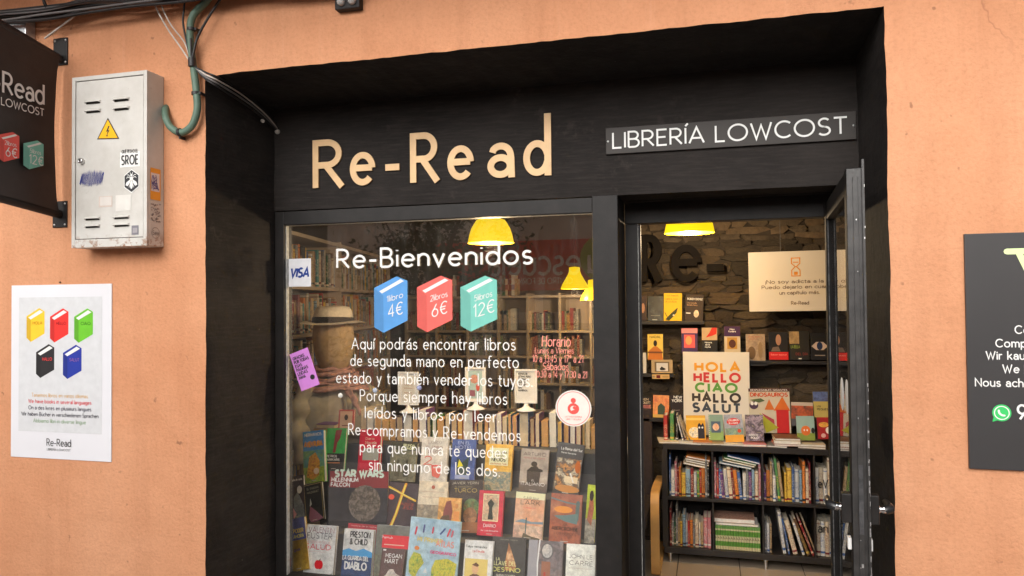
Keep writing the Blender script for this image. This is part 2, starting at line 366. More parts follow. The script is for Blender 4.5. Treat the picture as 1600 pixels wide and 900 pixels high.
def pts_of(stroke, seg):
    out = []
    for q in stroke:
        if q[0] == 'a':
            _, cx, cy, rx, ry, a0, a1 = q
            n = max(2, int(abs(a1-a0)/360*seg))
            for i in range(n+1):
                a = rad(a0+(a1-a0)*i/n); out.append((cx+rx*math.cos(a), cy+ry*math.sin(a)))
        else: out.append(q)
    return out
def text_width(s, track=.2): return sum(G[c][0]+track for c in s) - track
def stroke_poly(mb, P, w, lay, m, depth=0, edge=None, rnd=False):
    """ribbon of width w along the 2-D points P, in the XZ plane, facing -Y, its face at y=-lay"""
    n = len(P)
    closed = n > 3 and math.hypot(P[0][0]-P[-1][0], P[0][1]-P[-1][1]) < 1e-6*max(1, w) + 1e-7
    L, R_ = [], []
    for i in range(n):
        a = P[i-1] if i > 0 else (P[-2] if closed else None); c = P[i+1] if i < n-1 else (P[1] if closed else None); b = P[i]
        def dr(p, q):
            d = math.hypot(q[0]-p[0], q[1]-p[1]) or 1e-9; return ((q[0]-p[0])/d, (q[1]-p[1])/d)
        d1 = dr(a, b) if a else dr(b, c); d2 = dr(b, c) if c else d1
        nx, ny = -(d1[1]+d2[1]), d1[0]+d2[0]; l = math.hypot(nx, ny) or 1e-9; nx /= l; ny /= l
        k = 1/max(.42, nx*-d1[1]+ny*d1[0])
        L.append((b[0]+nx*w/2*k, b[1]+ny*w/2*k)); R_.append((b[0]-nx*w/2*k, b[1]-ny*w/2*k))
    vv = [(p[0], -lay, p[1]) for p in L+R_]
    ff = [(i, n+i, n+i+1, i+1) for i in range(n-1)]
    if rnd and not closed:
        for end in (0, n-1):
            q = P[end]; nb = P[1] if end == 0 else P[-2]
            a0 = math.atan2(q[1]-nb[1], q[0]-nb[0]); k = len(vv)
            for j in range(5):
                a = a0-math.pi/2+math.pi*j/4; vv.append((q[0]+w/2*math.cos(a), -lay, q[1]+w/2*math.sin(a)))
            ff.append(tuple(range(k, k+5)))
    mb.add(vv, ff, m)
    if depth:
        for A in (L, R_):
            sv = [(p[0], -lay, p[1]) for p in A] + [(p[0], -lay+depth, p[1]) for p in A]
            mb.add(sv, [(i, i+1, n+i+1, n+i) if A is R_ else (i+1, i, n+i, n+i+1) for i in range(n-1)], edge or m)
        if not closed:
            for i in (0, n-1):
                mb.add([(L[i][0], -lay, L[i][1]), (R_[i][0], -lay, R_[i][1]), (R_[i][0], -lay+depth, R_[i][1]), (L[i][0], -lay+depth, L[i][1])], [(0,1,2,3)], edge or m)
def text(mb, s, x0, z0, cap, m, width=None, weight=.12, track=.2, lay=.001, align='l', seg=16, depth=0, edge=None, rnd=False, slant=0):
    w = text_width(s, track)*cap; sx = 1
    if width: sx = width/w; w = width
    if align == 'c': x0 -= w/2
    elif align == 'r': x0 -= w
    x = x0; j = 0
    for c in s:
        gw, sts = G[c]
        for st in sts:
            P = [(x+(p[0]+p[1]*slant)*cap*sx, z0+p[1]*cap) for p in pts_of(st, seg)]
            stroke_poly(mb, P, weight*cap, lay+(j % 3)*.00012*(1+cap), m, depth, edge, rnd); j += 1
        x += (gw+track)*cap*sx
    return w
def prect(mb, x0, z0, x1, z1, m, lay=.0005): mb.add([(x0,-lay,z0),(x1,-lay,z0),(x1,-lay,z1),(x0,-lay,z1)], [(0,1,2,3)], m)
def pell(mb, cx, cz, rx, rz, m, lay=.0005, n=24, a0=0, a1=360):
    mb.add([(cx+rx*math.cos(rad(a0+(a1-a0)*i/n)), -lay, cz+rz*math.sin(rad(a0+(a1-a0)*i/n))) for i in range(n)], [tuple(range(n))], m)
def ppoly(mb, P, m, lay=.0005): mb.add([(p[0], -lay, p[1]) for p in P], [tuple(range(len(P)))], m)
def pring(mb, cx, cz, r, w, m, lay, n=32): stroke_poly(mb, [(cx+r*math.cos(2*math.pi*i/n), cz+r*math.sin(2*math.pi*i/n)) for i in range(n+1)], w, lay, m)

def text_words(parent, s, x0, z0, cap, m, width, align='l', track=.2, loc=(0, 0, 0), rz=0, name='word', **k):
    sx = width/(text_width(s, track)*cap)
    if align == 'c': x0 -= width/2
    elif align == 'r': x0 -= width
    for wd in s.split(' '):
        ww = text_width(wd, track)*cap*sx
        q = MB(); text(q, wd, x0, z0, cap, m, width=max(ww, .003), track=track, **k)
        o = q.build(name, parent); o.location = loc; o.rotation_euler.z = rz
        x0 += ww+(G[' '][0]+2*track)*cap*sx

# ================================================================== SETTING
ST = STUCCO
ZG, ZF = -.06, .07                    # street level, shop floor level
def struct(name, fn):
    mb = MB(); fn(mb); return tag(mb.build(name), kind='structure')
PAVE = plain('grey_pavement_slab', (.28, .265, .25), .85, .15, 3, .3)
ASPH = plain('asphalt', (.055, .055, .057), .9, .25, 40, .4)
struct('pavement', lambda m: m.box(-30, 30, -4.2, .3, ZG-.25, ZG, PAVE))
struct('road', lambda m: m.box(-30, 30, -6.4, -4.2, ZG-.4, ZG-.12, ASPH))
struct('far_pavement', lambda m: m.box(-30, 30, -12, -6.4, ZG-.25, ZG, PAVE))
struct('ground', lambda m: m.box(-200, 200, -200, 200, ZG-1.0, ZG-.45, ASPH))

# ------------------------------------------------------------------ shop building
OX0, OX1, OZ = -1.987, .563, 2.70      # mouth of the black recess
bld = empty('shop_building', 'orange stuccoed shop front with a deep black recess around window and door', 'building')
def jit(a, b, n, amp):
    return [tuple(a[k]+(b[k]-a[k])*i/n for k in (0, 1)) for i in range(n)]
rnd = random.Random(3)
inner = jit((OX0, ZG), (OX0, OZ), 90, 0) + jit((OX0, OZ), (OX1, OZ), 90, 0) + jit((OX1, OZ), (OX1, ZG), 90, 0) + [(OX1, ZG)]
w_ = 0; inn = []
for i, p in enumerate(inner):
    w_ = w_*.7 + rnd.uniform(-1, 1)*.0016
    if i < 90: q = (p[0]+w_, p[1])
    elif i < 180: q = (p[0], p[1]+w_*1.3)
    else: q = (p[0]+w_, p[1])
    inn.append(q)
outer = []
for i, p in enumerate(inn):
    if i < 90: outer.append((-9, p[1] if i else ZG))
    elif i < 180: outer.append((p[0], 6.2))
    else: outer.append((7, p[1]))
mb = MB()
n = len(inn)
vv = [(p[0], 0, p[1]) for p in inn] + [(p[0], 0, p[1]) for p in outer]
mb.add(vv, [(i, i+1, n+i+1, n+i) for i in range(n-1) if i not in (89, 179)], ST)
mb.add([(-9, 0, inn[89][1]), (inn[89][0], 0, inn[89][1]), (inn[90][0], 0, inn[90][1]), (inn[90][0], 0, 6.2), (-9, 0, 6.2)], [(0,1,2,3,4)], ST)
mb.add([(inn[179][0], 0, inn[179][1]), (inn[180][0], 0, inn[180][1]), (7, 0, inn[180][1]), (7, 0, 6.2), (inn[179][0], 0, 6.2)], [(0,1,2,3,4)], ST)
# rounded arris: 4 mm chamfer painted orange, then the wall's solid back
mb.box(-9, OX0-.35, .02, .78, ZG, 6.2, ST); mb.box(OX1+.35, 7, .02, .78, ZG, 6.2, ST); mb.box(OX0-.35, OX1+.35, .02, .78, OZ+.35, 6.2, ST)
mb.build('facade_wall', bld)
q = MB(); q.box(-9, 7, -.80, -.001, 3.30, 3.45, ST); q.box(-9, 7, -.85, -.80, 3.27, 3.48, ST); q.build('added_shade_eave', bld)  # unseen overhang, added to shade the upper wall from sun and sky
# black plastered reveal of the recess
mb = MB()
ins = [(max(min(p[0], OX1+.02), OX0-.02), p[1]) for p in inn]
vv = [(p[0], -.0005, p[1]) for p in ins] + [((p[0]+(.018 if i < 180 and i > 0 and i <= 90 else 0)) if i <= 90 else p[0], .47, p[1]-(0 if i < 90 or i > 180 else .018)) for i, p in enumerate(ins)]
mb.add(vv, [(i+1, i, n+i, n+i+1) for i in range(n-1)], BLACK)
mb.build('recess_reveal', bld)
def bpart(name, x0, x1, y0, y1, z0, z1, m=BLACK, bevel=0, parent=bld):
    q = MB(); q.box(x0, x1, y0, y1, z0, z1, m); return q.build(name, parent, bevel=bevel)
bpart('fascia', -2.02, .60, .47, .66, 2.197, 2.705)
bpart('fascia_backing', -2.30, .9, .661, .779, 2.195, 3.05)
bpart('side_strip', -2.02, -1.962, .475, .52, ZG, 2.197)
bpart('jamb_backing', -2.34, -2.0, .521, .575, ZG, 2.195)
bpart('jamb_backing', -2.34, -2.13, .576, .778, ZG, 2.195)
bpart('jamb_backing', .563, .92, .50, .778, ZG, 2.195)
bpart('side_strip', .556, .60, .472, .72, ZG, 2.197)
bpart('window_apron', -1.962, -.345, .478, .60, ZG, .47)
# window frame: flat black steel bars
fr = empty('window_frame'); fr.parent = bld
for nm, a in (('frame_bar', (-1.962, -1.914, .462, .53, .47, 2.191)), ('frame_bar', (-1.914, -.463, .462, .53, 2.128, 2.191)),
              ('frame_bar', (-.463, -.357, .458, .715, ZG, 2.196)), ('frame_bar', (-1.914, -.463, .462, .53, .47, .50))):
    q = MB(); q.box(*a, FRAME); q.build(nm, fr, bevel=.003)
SEAL = plain('pale_putty_seal', (.42, .42, .40), .6, .3, 60)
q = MB()
q.box(-1.914, -1.911, .478, .50, .50, 2.128, SEAL); q.box(-.4655, -.463, .478, .50, .50, 2.128, SEAL); q.box(-1.911, -.4655, .478, .50, 2.1265, 2.128, SEAL)
q.build('glazing_seal', fr)
q = MB(); q.box(-1.911, -.4655, .500, .506, .50, 2.1265, GLASS); wg = q.build('window_pane', bld)
# door frame
df = empty('door_frame'); df.parent = bld
for a in ((-.355, -.30, .716, .79, ZG, 2.10), (-.357, .557, .716, .79, 2.102, 2.195), (.487, .557, .716, .79, ZG, 2.10)):
    q = MB(); q.box(*a, FRAME); q.build('frame_bar', df, bevel=.003)
q = MB(); q.box(-.30, -.2975, .722, .726, ZG, 2.10, SEAL); q.box(-.300, -.288, .735, .75, ZG, 2.098, FRAME); q.build('door_stop', df)
bpart('threshold', -.355, .557, .50, .80, ZG, ZF-.004, PAVE)

# ------------------------------------------------------------------ shop room
struct('shop_ceiling', lambda m: m.box(-3.6, 2.2, .782, 4.9, 2.95, 3.1, CEIL))
struct('wall_left', lambda m: m.box(-3.6, -3.45, .782, 4.9, ZG, 2.95, DARKPL))
struct('wall_back', lambda m: m.box(-3.45, -.75, 4.72, 4.9, ZG, 2.95, DARKPL))
struct('wall_right', lambda m: m.box(2.0, 2.2, .782, 4.9, ZG, 2.95, DARKPL))
struct('wall_partition', lambda m: m.box(-.75, -.70, 2.94, 4.72, ZG, 2.95, DARKPL))
struct('wall_front_inside', lambda m: (m.box(-3.45, -2.13, .78, .80, ZG, 2.95, DARKPL), m.box(-2.13, 2.0, .78, .80, 2.2, 2.95, DARKPL), m.box(.56, 2.0, .78, .80, ZG, 2.2, DARKPL)))
TILE = plain('beige_floor_tile', (.42, .33, .24), .35, .10, 2.5, .05)
GROUT = plain('dark_grout', (.10, .08, .06), .9)
fl = struct('shop_floor', lambda m: m.box(-3.45, 2.0, .60, 4.72, ZG-.02, ZF-.006, GROUT))
tm = None
for i in range(9):
    for j in range(6):
        x = -1.36+i*.382; y = .80+j*.382
        if tm is None:
            q = MB(); q.box(.003, .379, .003, .379, 0, .01, TILE); o = q.build('tile', fl, bevel=.0015); tm = o.data
        else:
            o = bpy.data.objects.new('tile', tm); C.objects.link(o); o.parent = fl
        o.location = (x, y, ZF-.01)
# stone wall behind the door: one rough stone per object on a mortar wall
MORT = plain('dark_mortar', (.055, .042, .03), .98, .3, 14, .6)
sw = struct('stone_wall', lambda m: m.box(-.75, 2.0, 2.74, 2.93, ZG, 2.95, MORT))
ST_M = [stone_mat('rough_field_stone', (.07, .055, .04), (.19, .155, .11), 1.3), stone_mat('rough_brown_stone', (.05, .04, .03), (.145, .115, .082), 4.1), stone_mat('rough_ochre_stone', (.09, .068, .046), (.225, .17, .112), 8.2)]
rs = random.Random(11)
def stone_mesh(k):
    q = MB(); rng = random.Random(k*17+5); nn = rng.choice((7, 8, 9, 10))
    ang = sorted(2*math.pi*i/nn+rng.uniform(-.32, .32) for i in range(nn))
    def sq(a, r):
        c, s = math.cos(a), math.sin(a); k_ = 1/max(abs(c), abs(s)); k_ = 1+(k_-1)*1.0
        return (c*k_*r, s*k_*r)
    rr = [rng.uniform(.86, 1.03) for _ in ang]
    ring0 = [(sq(a, r)[0]*.5, 0, sq(a, r)[1]*.5) for a, r in zip(ang, rr)]
    ring1 = [(sq(a, r*.97)[0]*.5, -.62-rng.uniform(0, .42), sq(a, r*.94)[1]*.5) for a, r in zip(ang, rr)]
    cen = [(rng.uniform(-.25, .25), -.95-rng.uniform(-.25, .25), rng.uniform(-.2, .2))]
    vv = ring0+ring1+cen
    ff = [(i, (i+1) % nn, nn+(i+1) % nn, nn+i) for i in range(nn)] + [(nn+i, nn+(i+1) % nn, 2*nn) for i in range(nn)]
    q.add(vv, ff, ST_M[k % 3]); return q
smesh = []
z = .10; cnt = 0; rest = MB()
while z < 2.75:
    low = z < .80; h = rs.uniform(.07, .12) if low else rs.choice((rs.uniform(.032, .055), rs.uniform(.045, .085))); x = -.74+rs.uniform(-.05, 0)
    while x < (-.24 if low else 1.35):
        w = rs.choice((rs.uniform(.08, .15), rs.uniform(.14, .30))); k = rs.randrange(14)
        while len(smesh) <= k: smesh.append(stone_mesh(len(smesh)))
        pos = (x+w/2, 2.742, z+h/2+rs.uniform(-.012, .012)); scl = (w*1.04, rs.uniform(.014, .036), h*rs.uniform(1.0, 1.18)); rot = (rs.uniform(-.1, .1), rs.uniform(-.11, .11), rs.uniform(-.09, .09))
        hid = (-.12 < x+w/2 < .2 and .9 < z < 1.35) or (x > .32 and 1.72 < z < 2.0)
        if x+w > -.62 and cnt < 298 and not hid:
            if isinstance(smesh[k], MB): o = smesh[k].build('stone', sw); smesh[k] = o.data
            else: o = bpy.data.objects.new('stone', smesh[k]); C.objects.link(o); o.parent = sw
            o.location = pos; o.scale = scl; o.rotation_euler = rot; cnt += 1
        else:
            from mathutils import Euler
            T = Matrix.Translation(pos) @ Euler(rot).to_matrix().to_4x4() @ Matrix.Diagonal((*scl, 1))
            src = stone_mesh(k); rest.add([T @ Vector(v) for v in src.v], src.f, src.mats[0])
        x += w
    z += h*.95
o = rest.build('stones', sw); o['kind'] = 'stuff'

# ================================================================== SIGNS AND FITTINGS ON THE FRONT
def zat(px, py, Y): return AY(px, py, Y).z
# wooden letters: each letter is a plywood cut-out
sg = empty('shop_name_lettering', 'large pale wooden cut-out letters spelling the shop name above the window', 'sign')
for ch, x0p, x1p, yb in (('R', 485, 534, 293), ('e', 543, 583, 286), ('-', 599, 621, 263), ('R', 638, 684, 284), ('e', 696, 738, 279), ('a', 759, 802, 276), ('d', 816, 860, 273)):
    a = AY(x0p, yb, .44); b = AY(x1p, yb, .44); gw = b.x-a.x; cap = .222; wt = .0295
    q = MB(); base = 2.294
    w0, sts = G[ch]
    top = {'d': 1.22}.get(ch, 1.0)
    for j, st in enumerate(sts):
        P = pts_of(st, 44)
        if ch == 'd' and j == 0: P = [(.56, 1.30), (.56, 0)]
        P = [(a.x+wt/2+p[0]/w0*(gw-wt), base+wt/2+p[1]*(cap-wt)) for p in P]
        if ch == '-': P = [(a.x, base+.075), (b.x, base+.075)]
        for e_ in (0, -1):
            if P[e_][1] < base+wt*.9 and ch in 'Rda' and not (ch in 'da' and j == 1): P[e_] = (P[e_][0]+(.006 if ch == 'R' and j == 2 else 0), base)
        stroke_poly(q, P, wt, .006+j*.0004, WOOD_LETTER, .009, PLY_EDGE)
    o = q.build('letter', sg); o.location.y = .466
pl = empty('name_plate_sign', 'long dark metal plate with thin white capitals above the open door', 'sign')
PLATE = plain('dark_brown_plate', (.024, .018, .0145), .6, .15, 8)
q = MB(); q.box(-.402, .556, .456, .468, 2.367, 2.476, PLATE); q.build('plate', pl, bevel=.0015)
text_words(pl, 'LIBRERÍA LOWCOST', -.372, 2.391, .063, WHITEP, .895, weight=.118, lay=.0015, seg=32, depth=.001, loc=(0, .4555, 0))
q = MB()
for x_ in (-.393, .547): q.lathe([(0.0001, .002), (.004, .002), (.005, 0)], SILVER, 12, (x_, .456, 2.42), 'y')
q.build('screw', pl)

def book_icon(q, x0, z0, w, h, col, l, text_lines=None, side=.16, white=None):
    """the flat printed emblem of a standing book: spine face, front face, page strip on top"""
    dk = ink(tuple(c*.78 for c in col)); m = ink(col); wh = white or WHITEP
    f = lambda u, v: (x0+u*w, z0+v*h)
    ppoly(q, [f(0,.10), f(.28,0), f(1,.22), f(1,.92), f(.68,1), f(0,.80)], m, l)
    ppoly(q, [f(0,.10), f(.28,0), f(.28,.66), f(0,.80)], dk, l+.0004)
    ppoly(q, [f(.16,.74), f(.24,.70), f(.90,.915), f(.80,.95)], wh, l+.0008)
def iso_icon(q, x0, z0, w, h, col, l, word=None, wcol=None):
    """poster emblem: book with front face, narrow left spine, white page strip"""
    dk = ink(tuple(c*.7 for c in col)); m = ink(col)
    f = lambda u, v: (x0+u*w, z0+v*h)
    ppoly(q, [f(0,.12), f(.24,0), f(1,.25), f(1,.90), f(.70,1), f(0,.76)], m, l)
    ppoly(q, [f(0,.12), f(.24,0), f(.24,.64), f(0,.76)], dk, l+.0003)
    ppoly(q, [f(.10,.72), f(.24,.665), f(.92,.885), f(.74,.945)], WHITEP, l+.0006)
    if word: text(q, word, x0+w*.36, z0+h*.52, h*.085, ink(wcol), width=w*.52, weight=.16, lay=l+.0009, seg=8)

# banner bracketed to the wall, seen from its right-hand face
BX = -2.72
ban = empty('hanging_banner', 'black fabric banner with white name and book emblems, hung between wall brackets', 'banner')
CLOTH = plain('black_banner_vinyl', (.026, .022, .022), .5, .2, 12, .15)
bt = empty('bracket'); bt.parent = ban; bb = empty('bracket'); bb.parent = ban
for e_, zc, sl_ in ((bt, 2.845, .18), (bb, 2.165, .04)):
    h_ = .065
    q = MB(); q.box(BX-.038, BX+.038, -.006, -.0005, zc-h_ if e_ is bb else zc-.035, zc+.05 if e_ is bb else zc+.085, FRAME); q.build('wall_plate', e_, bevel=.002)
    q = MB()
    za, zb = (zc-h_, zc+.05) if e_ is bb else (zc-.035, zc+.085)
    for sx_ in (-.028, .028):
        for sz in (za+.012, zb-.012): q.lathe([(.0001, .009), (.004, .008), (.0055, .006), (.0055, 0)], SILVER, 10, (BX+sx_, 0, sz), 'y')
    q.build('screw', e_)
q = MB(); q.tube([(BX, -.004, 2.835), (BX, -.75, 2.835+.75*.18)], .019, CLOTH, 12); q.build('bar', bt)
q = MB(); q.tube([(BX, -.004, 2.158), (BX, -.75, 2.158+.75*.12)], .019, FRAME, 14); q.build('bar', bb)
q = MB()
N = 14; M_ = 12; vv = []
for i in range(N+1):
    y = -.025-.70*i/N
    for j in range(M_+1):
        v = j/M_; z0 = 2.165-y*.12; z1 = 2.83-y*.18
        vv.append((BX+.019*math.cos(math.pi*v)*(1 if v in (0, 1) else .6)*0+.017*(1-2*min(v, 1-v))**8+.003*math.sin(v*9+i*.5), y-.006*math.sin(math.pi*v)*(N-i)/N, z0+(z1-z0)*v))
q.add(vv, [(i*(M_+1)+j, (i+1)*(M_+1)+j, (i+1)*(M_+1)+j+1, i*(M_+1)+j+1) for i in range(N) for j in range(M_)], CLOTH, True)
q.add([(a-.003, b, c) for a, b, c in vv], [(i*(M_+1)+j, i*(M_+1)+j+1, (i+1)*(M_+1)+j+1, (i+1)*(M_+1)+j) for i in range(N) for j in range(M_)], CLOTH, True)
q.build('cloth', ban)
pr = MB()
text(pr, 'Re-Read', -.10, 2.612, .082, WHITEP, width=.325, weight=.125, align='r', seg=24, lay=.001)
o = pr.build('lettering', ban); o.location = (BX+.012, 0, 0); o.rotation_euler.z = rad(90); text_words(ban, 'LIBRERÍA LOWCOST', -.098, 2.562, .030, WHITEP, .36, weight=.13, align='r', seg=20, lay=.001, loc=(BX+.012, 0, 0), rz=rad(90))
for i, (x_, z_, cc, a, b_) in enumerate(((-.308, 2.335, 'E8615A', '2libros', '6€'), (-.194, 2.325, '7FC4B4', '5libros', '12€'), (-.422, 2.345, '5B93CE', '1libro', '4€'))):
    pr = MB(); book_icon(pr, x_, z_, .095, .128, S(cc), .001)
    text(pr, a, x_+.055, z_+.070, .017, WHITEP, width=.05, weight=.1, align='c', lay=.003); text(pr, b_, x_+.058, z_+.026, .036, WHITEP, weight=.1, align='c', lay=.003)
    o = pr.build('book_emblem', ban); o.location = (BX+.012, 0, 0); o.rotation_euler.z = rad(90)

# metal downpipe box behind the banner
q = MB(); q.box(-3.02, -2.86, -.05, -.001, 2.70, 3.02, plain('galvanised_sheet', (.50, .52, .54), .35, .3, 12, metal=.6))
tag(q.build('metal_junction_box', bevel=.004), 'bare galvanised sheet metal box behind the hanging banner', 'box')

# electricity cabinet
cab = empty('electric_cabinet', 'off-white steel electricity cabinet with stickers and vents on the orange wall', 'cabinet', loc=(-2.562, 0, 1.9995))
cw, chh, cd = .374, .714, .095
q = MB(); q.box(0, cw, -cd+.006, -.0005, 0, chh, CABINET); q.build('body', cab, bevel=.004)
q = MB()
fw_ = .017
for a in ((0, fw_, 0, chh), (cw-fw_, cw, 0, chh), (fw_, cw-fw_, chh-fw_, chh), (fw_, cw-fw_, 0, .034)): q.box(a[0], a[1], -cd-.003, -cd+.006, a[2], a[3], CABINET)
q.build('frame', cab, bevel=.0015)
q = MB(); q.box(fw_+.003, cw-fw_-.003, -cd-.0005, -cd+.005,   .037, chh-fw_-.003, CABINET); dr = q.build('door', cab, bevel=.0012)
GAPD = plain('dark_gap', (.03, .025, .02), .9)
q = MB(); q.box(fw_, cw-fw_, -cd+.004, -cd+.0058, .034, chh-fw_, GAPD); q.build('door_gap', cab)
def cpx(px, py): p = AY(px, py, -cd); return p.x+2.562, p.z-1.9995
for px, py in ((134, 160), (134, 174), (178, 156), (178, 170), (133, 341), (133, 353), (178, 339), (178, 351)):
    x0, z0 = cpx(px, py); L = .078
    q = MB(); q.add([(x0, -cd-.001, z0+.006), (x0+L, -cd-.001, z0+.006), (x0+L-.005, -cd-.014, z0-.004), (x0+.005, -cd-.014, z0-.004), (x0, -cd-.001, z0-.006), (x0+L, -cd-.001, z0-.006)],
          [(0,3,2,1), (0,4,3), (1,2,5)], CABINET)
    q.add([(x0+.004, -cd-.0015, z0-.010), (x0+L-.004, -cd-.0015, z0-.010), (x0+L-.006, -cd-.0015, z0+.002), (x0+.006, -cd-.0015, z0+.002)], [(0,1,2,3)], GAPD)
    q.build('vent', dr)
x0, z0 = cpx(129, 252)
q = MB(); q.lathe([(.0001, .012), (.0045, .012), (.005, .016), (.011, .014), (.0125, .008), (.0125, 0)], SILVER, 20, (x0, -cd, z0), 'y'); q.lathe([(.0001, .0165), (.004, .0165)], GAPD, 12, (x0, -cd, z0), 'y'); q.build('lock', dr)
YEL = ink(S('F5B81C'))
a = cpx(152, 218); b = cpx(187, 217); c_ = cpx(169, 184)
q = MB(); ppoly(q, [a, b, c_], BLACKVINYL, .0006)
ce = ((a[0]+b[0]+c_[0])/3, (a[1]+b[1]+c_[1])/3)
ppoly(q, [(ce[0]+(p[0]-ce[0])*.86, ce[1]+(p[1]-ce[1])*.86) for p in (a, b, c_)], YEL, .0010)
s_ = .0011
ppoly(q, [(ce[0]+u*s_, ce[1]+v*s_) for u, v in ((1,22),(-9,0),(-1,3),(-5,-14),(8,8),(0,5),(8,22))], BLACKVINYL, .0014)
ppoly(q, [(ce[0]+u*s_, ce[1]+v*s_) for u, v in ((-9,-10),(-4,-19),(1,-10),(-3,-12))], BLACKVINYL, .0014)
o = q.build('hazard_sticker', dr); o.location.y = -cd-.001; tag(o, 'yellow and black lightning bolt triangle sticker')
x0, z0 = cpx(188, 262); x1, z1 = cpx(219, 236)
q = MB(); prect(q, x0, z0, x1, z1, WHITEP, .0006)
text(q, 'QUÉ PESAO EL', (x0+x1)/2, z0+.058, .013, BLACKVINYL, width=.078, weight=.16, align='c', lay=.0012, seg=10)
text(q, 'SROE', (x0+x1)/2, z0+.011, .036, BLACKVINYL, width=.080, weight=.17, track=.32, align='c', lay=.0012, seg=20)
o = q.build('slogan_sticker', dr); o.location.y = -cd-.001; tag(o, 'white sticker with heavy black capitals')
x0, z0 = cpx(206, 283)
q = MB(); hexa = lambda r: [(x0+r*.87*math.sin(rad(60*i)), z0+r*math.cos(rad(60*i))) for i in range(6)]
ppoly(q, hexa(.049), WHITEP, .0006); ppoly(q, hexa(.045), ink((.045, .045, .05)), .0010)
for u, v, a_, b_ in ((0, -.014, .007, .018), (0, .009, .008, .009), (0, .024, .0055, .005)): pell(q, x0+u, z0+v, a_, b_, WHITEP, .0014, 14)
for s2 in (-1, 1):
    ppoly(q, [(x0+s2*.004, z0+.008), (x0+s2*.024, z0-.004), (x0+s2*.029, z0-.016), (x0+s2*.018, z0-.020), (x0+s2*.008, z0-.008)], WHITEP, .0014)
    for L in (((.005,.012),(.018,.018),(.024,.012)), ((.005,.016),(.014,.026),(.022,.026)), ((.003,.027),(.007,.036)), ((.006,-.012),(.012,-.026))):
        stroke_poly(q, [(x0+s2*u, z0+v) for u, v in L], .0022, .0015, WHITEP)
o = q.build('bee_sticker', dr); o.location.y = -cd-.001; tag(o, 'dark hexagonal sticker with a white bee')
q = MB(); BLUE = ink((.03, .04, .25)); rg = random.Random(5)
xa, za = cpx(126, 291); xb, zb = cpx(160, 267)
mx_, mz_ = (xa+xb)/2, (za+zb)/2; hw_, hz_ = (xb-xa)/2, (zb-za)/2
for L_k in range(4):
    P = []
    for i in range(46):
        u = -1+2*i/45; s2 = (1 if i % 2 else -1)*(.95-.35*abs(u)**3)+rg.uniform(-.25, .25)
        P.append((mx_+hw_*u+rg.uniform(-.004, .004)+(.006 if i % 2 else 0), mz_+hz_*s2))
    stroke_poly(q, P, .0032, .0009+L_k*.0002, BLUE)
o = q.build('scribble', dr); o.location.y = -cd-.001; tag(o, 'blue marker scribble')
q = MB(); 
x0, z0 = cpx(155, 324); x1, z1 = cpx(176, 306); prect(q, x0, z0, x1, z1, ink((.62, .52, .46)), .0006); prect(q, x0+.006, z0+.006, x1-.004, z1-.003, ink((.66, .62, .58)), .0009)
o = q.build('torn_sticker', dr); o.location.y = -cd-.001; q = MB()
x0, z0 = cpx(181, 330); x1, z1 = cpx(205, 304); prect(q, x0, z0, x1, z1, ink((.70, .68, .64)), .0006)
o = q.build('torn_sticker', dr); o.location.y = -cd-.001; q = MB()
x0, z0 = cpx(206, 367); x1, z1 = cpx(217, 352); prect(q, x0, z0, x1, z1, ink((.22, .21, .24)), .0008); prect(q, x0+.006, z0+.008, x1-.006, z1-.01, ink((.36, .34, .36)), .0011)
o = q.build('small_sticker', dr); o.location.y = -cd-.001; tag(o, 'small dark grey sticker low on the door')
# stickers on the cabinet's right side (plane faces +X)
q = MB()
prect(q, -.080, .190, -.022, .320, ink(S('E9A23A')), .001); prect(q, -.076, .225, -.028, .300, ink((.72, .66, .66)), .0014)
rg = random.Random(9)
for k in range(3): stroke_poly(q, [(-.074+rg.random()*.045, .228+rg.random()*.07) for _ in range(9)], .0028, .0018+k*.0002, ink((.12, .10, .30)))
for k in range(60): 
    u, v = -.078+rg.random()*.050, .098+rg.random()*.075; prect(q, u, v, u+.004+rg.random()*.005, v+.004, ink((.30, .26, .25)), .0012)
pring(q, -.050, .055, .022, .002, ink((.25, .22, .20)), .0012); text(q, 'Sea', -.050, .047, .017, ink((.25, .22, .20)), weight=.14, align='c', lay=.0014)
o = q.build('side_sticker', cab); o.location = (cw+.0004, 0, 0); o.rotation_euler.z = rad(90); tag(o, 'orange tagged sticker and faded round sticker on the cabinet side')

# poster on the left wall
po = empty('wall_poster', 'white poster with five coloured books pinned to the orange wall below the cabinet', 'poster', loc=(-2.982, 0, 1.098))
q = MB(); q.box(0, .535, -.0045, -.0005, 0, .754, plain('poster_board', (.74, .74, .78), .5, .02, 3)); q.build('board', po)
q = MB(); prect(q, .042, .115, .487, .700, ink((.64, .65, .67)), .0052); q.build('poster_print', po); q = MB()
for u, v, col, wd, wc in ((.085, .505, 'F4C531', 'HOLA', 'C08A10'), (.213, .503, 'E8342E', 'HELLO', 'A01A20'), (.342, .502, '6CC02E', 'CIAO', '3C7A18'), (.138, .348, '2C2A2C', 'HALLO', 'E04040'), (.283, .346, '26389C', 'SALUT', '8A60A0')):
    iso_icon(q, u, v, .098, .148, S(col), .0056, wd, S(wc)); q.build('book_emblem', po); q = MB()
for i, (s_, col, wd, zz) in enumerate((('Tenemos libros en varios idiomas', 'D9B07A', .30, .266), ('We have books in several languages', 'D8444A', .335, .239), ('On a des livres en plusieurs langues', '3E3A4C', .335, .211), ('Wir haben Bücher in verschiedenen Sprachen', '33303C', .41, .183), ('Abbiamo libri in diverse lingue', '8FA888', .28, .155))):
    text(q, s_, .265, zz, .016, ink(S(col)), width=wd, weight=.14, align='c', lay=.006, seg=10)
text(q, 'Re-Read', .262, .056, .030, BLACKVINYL, width=.128, weight=.11, align='c', lay=.006, seg=16); q.build('lettering', po); q = MB()
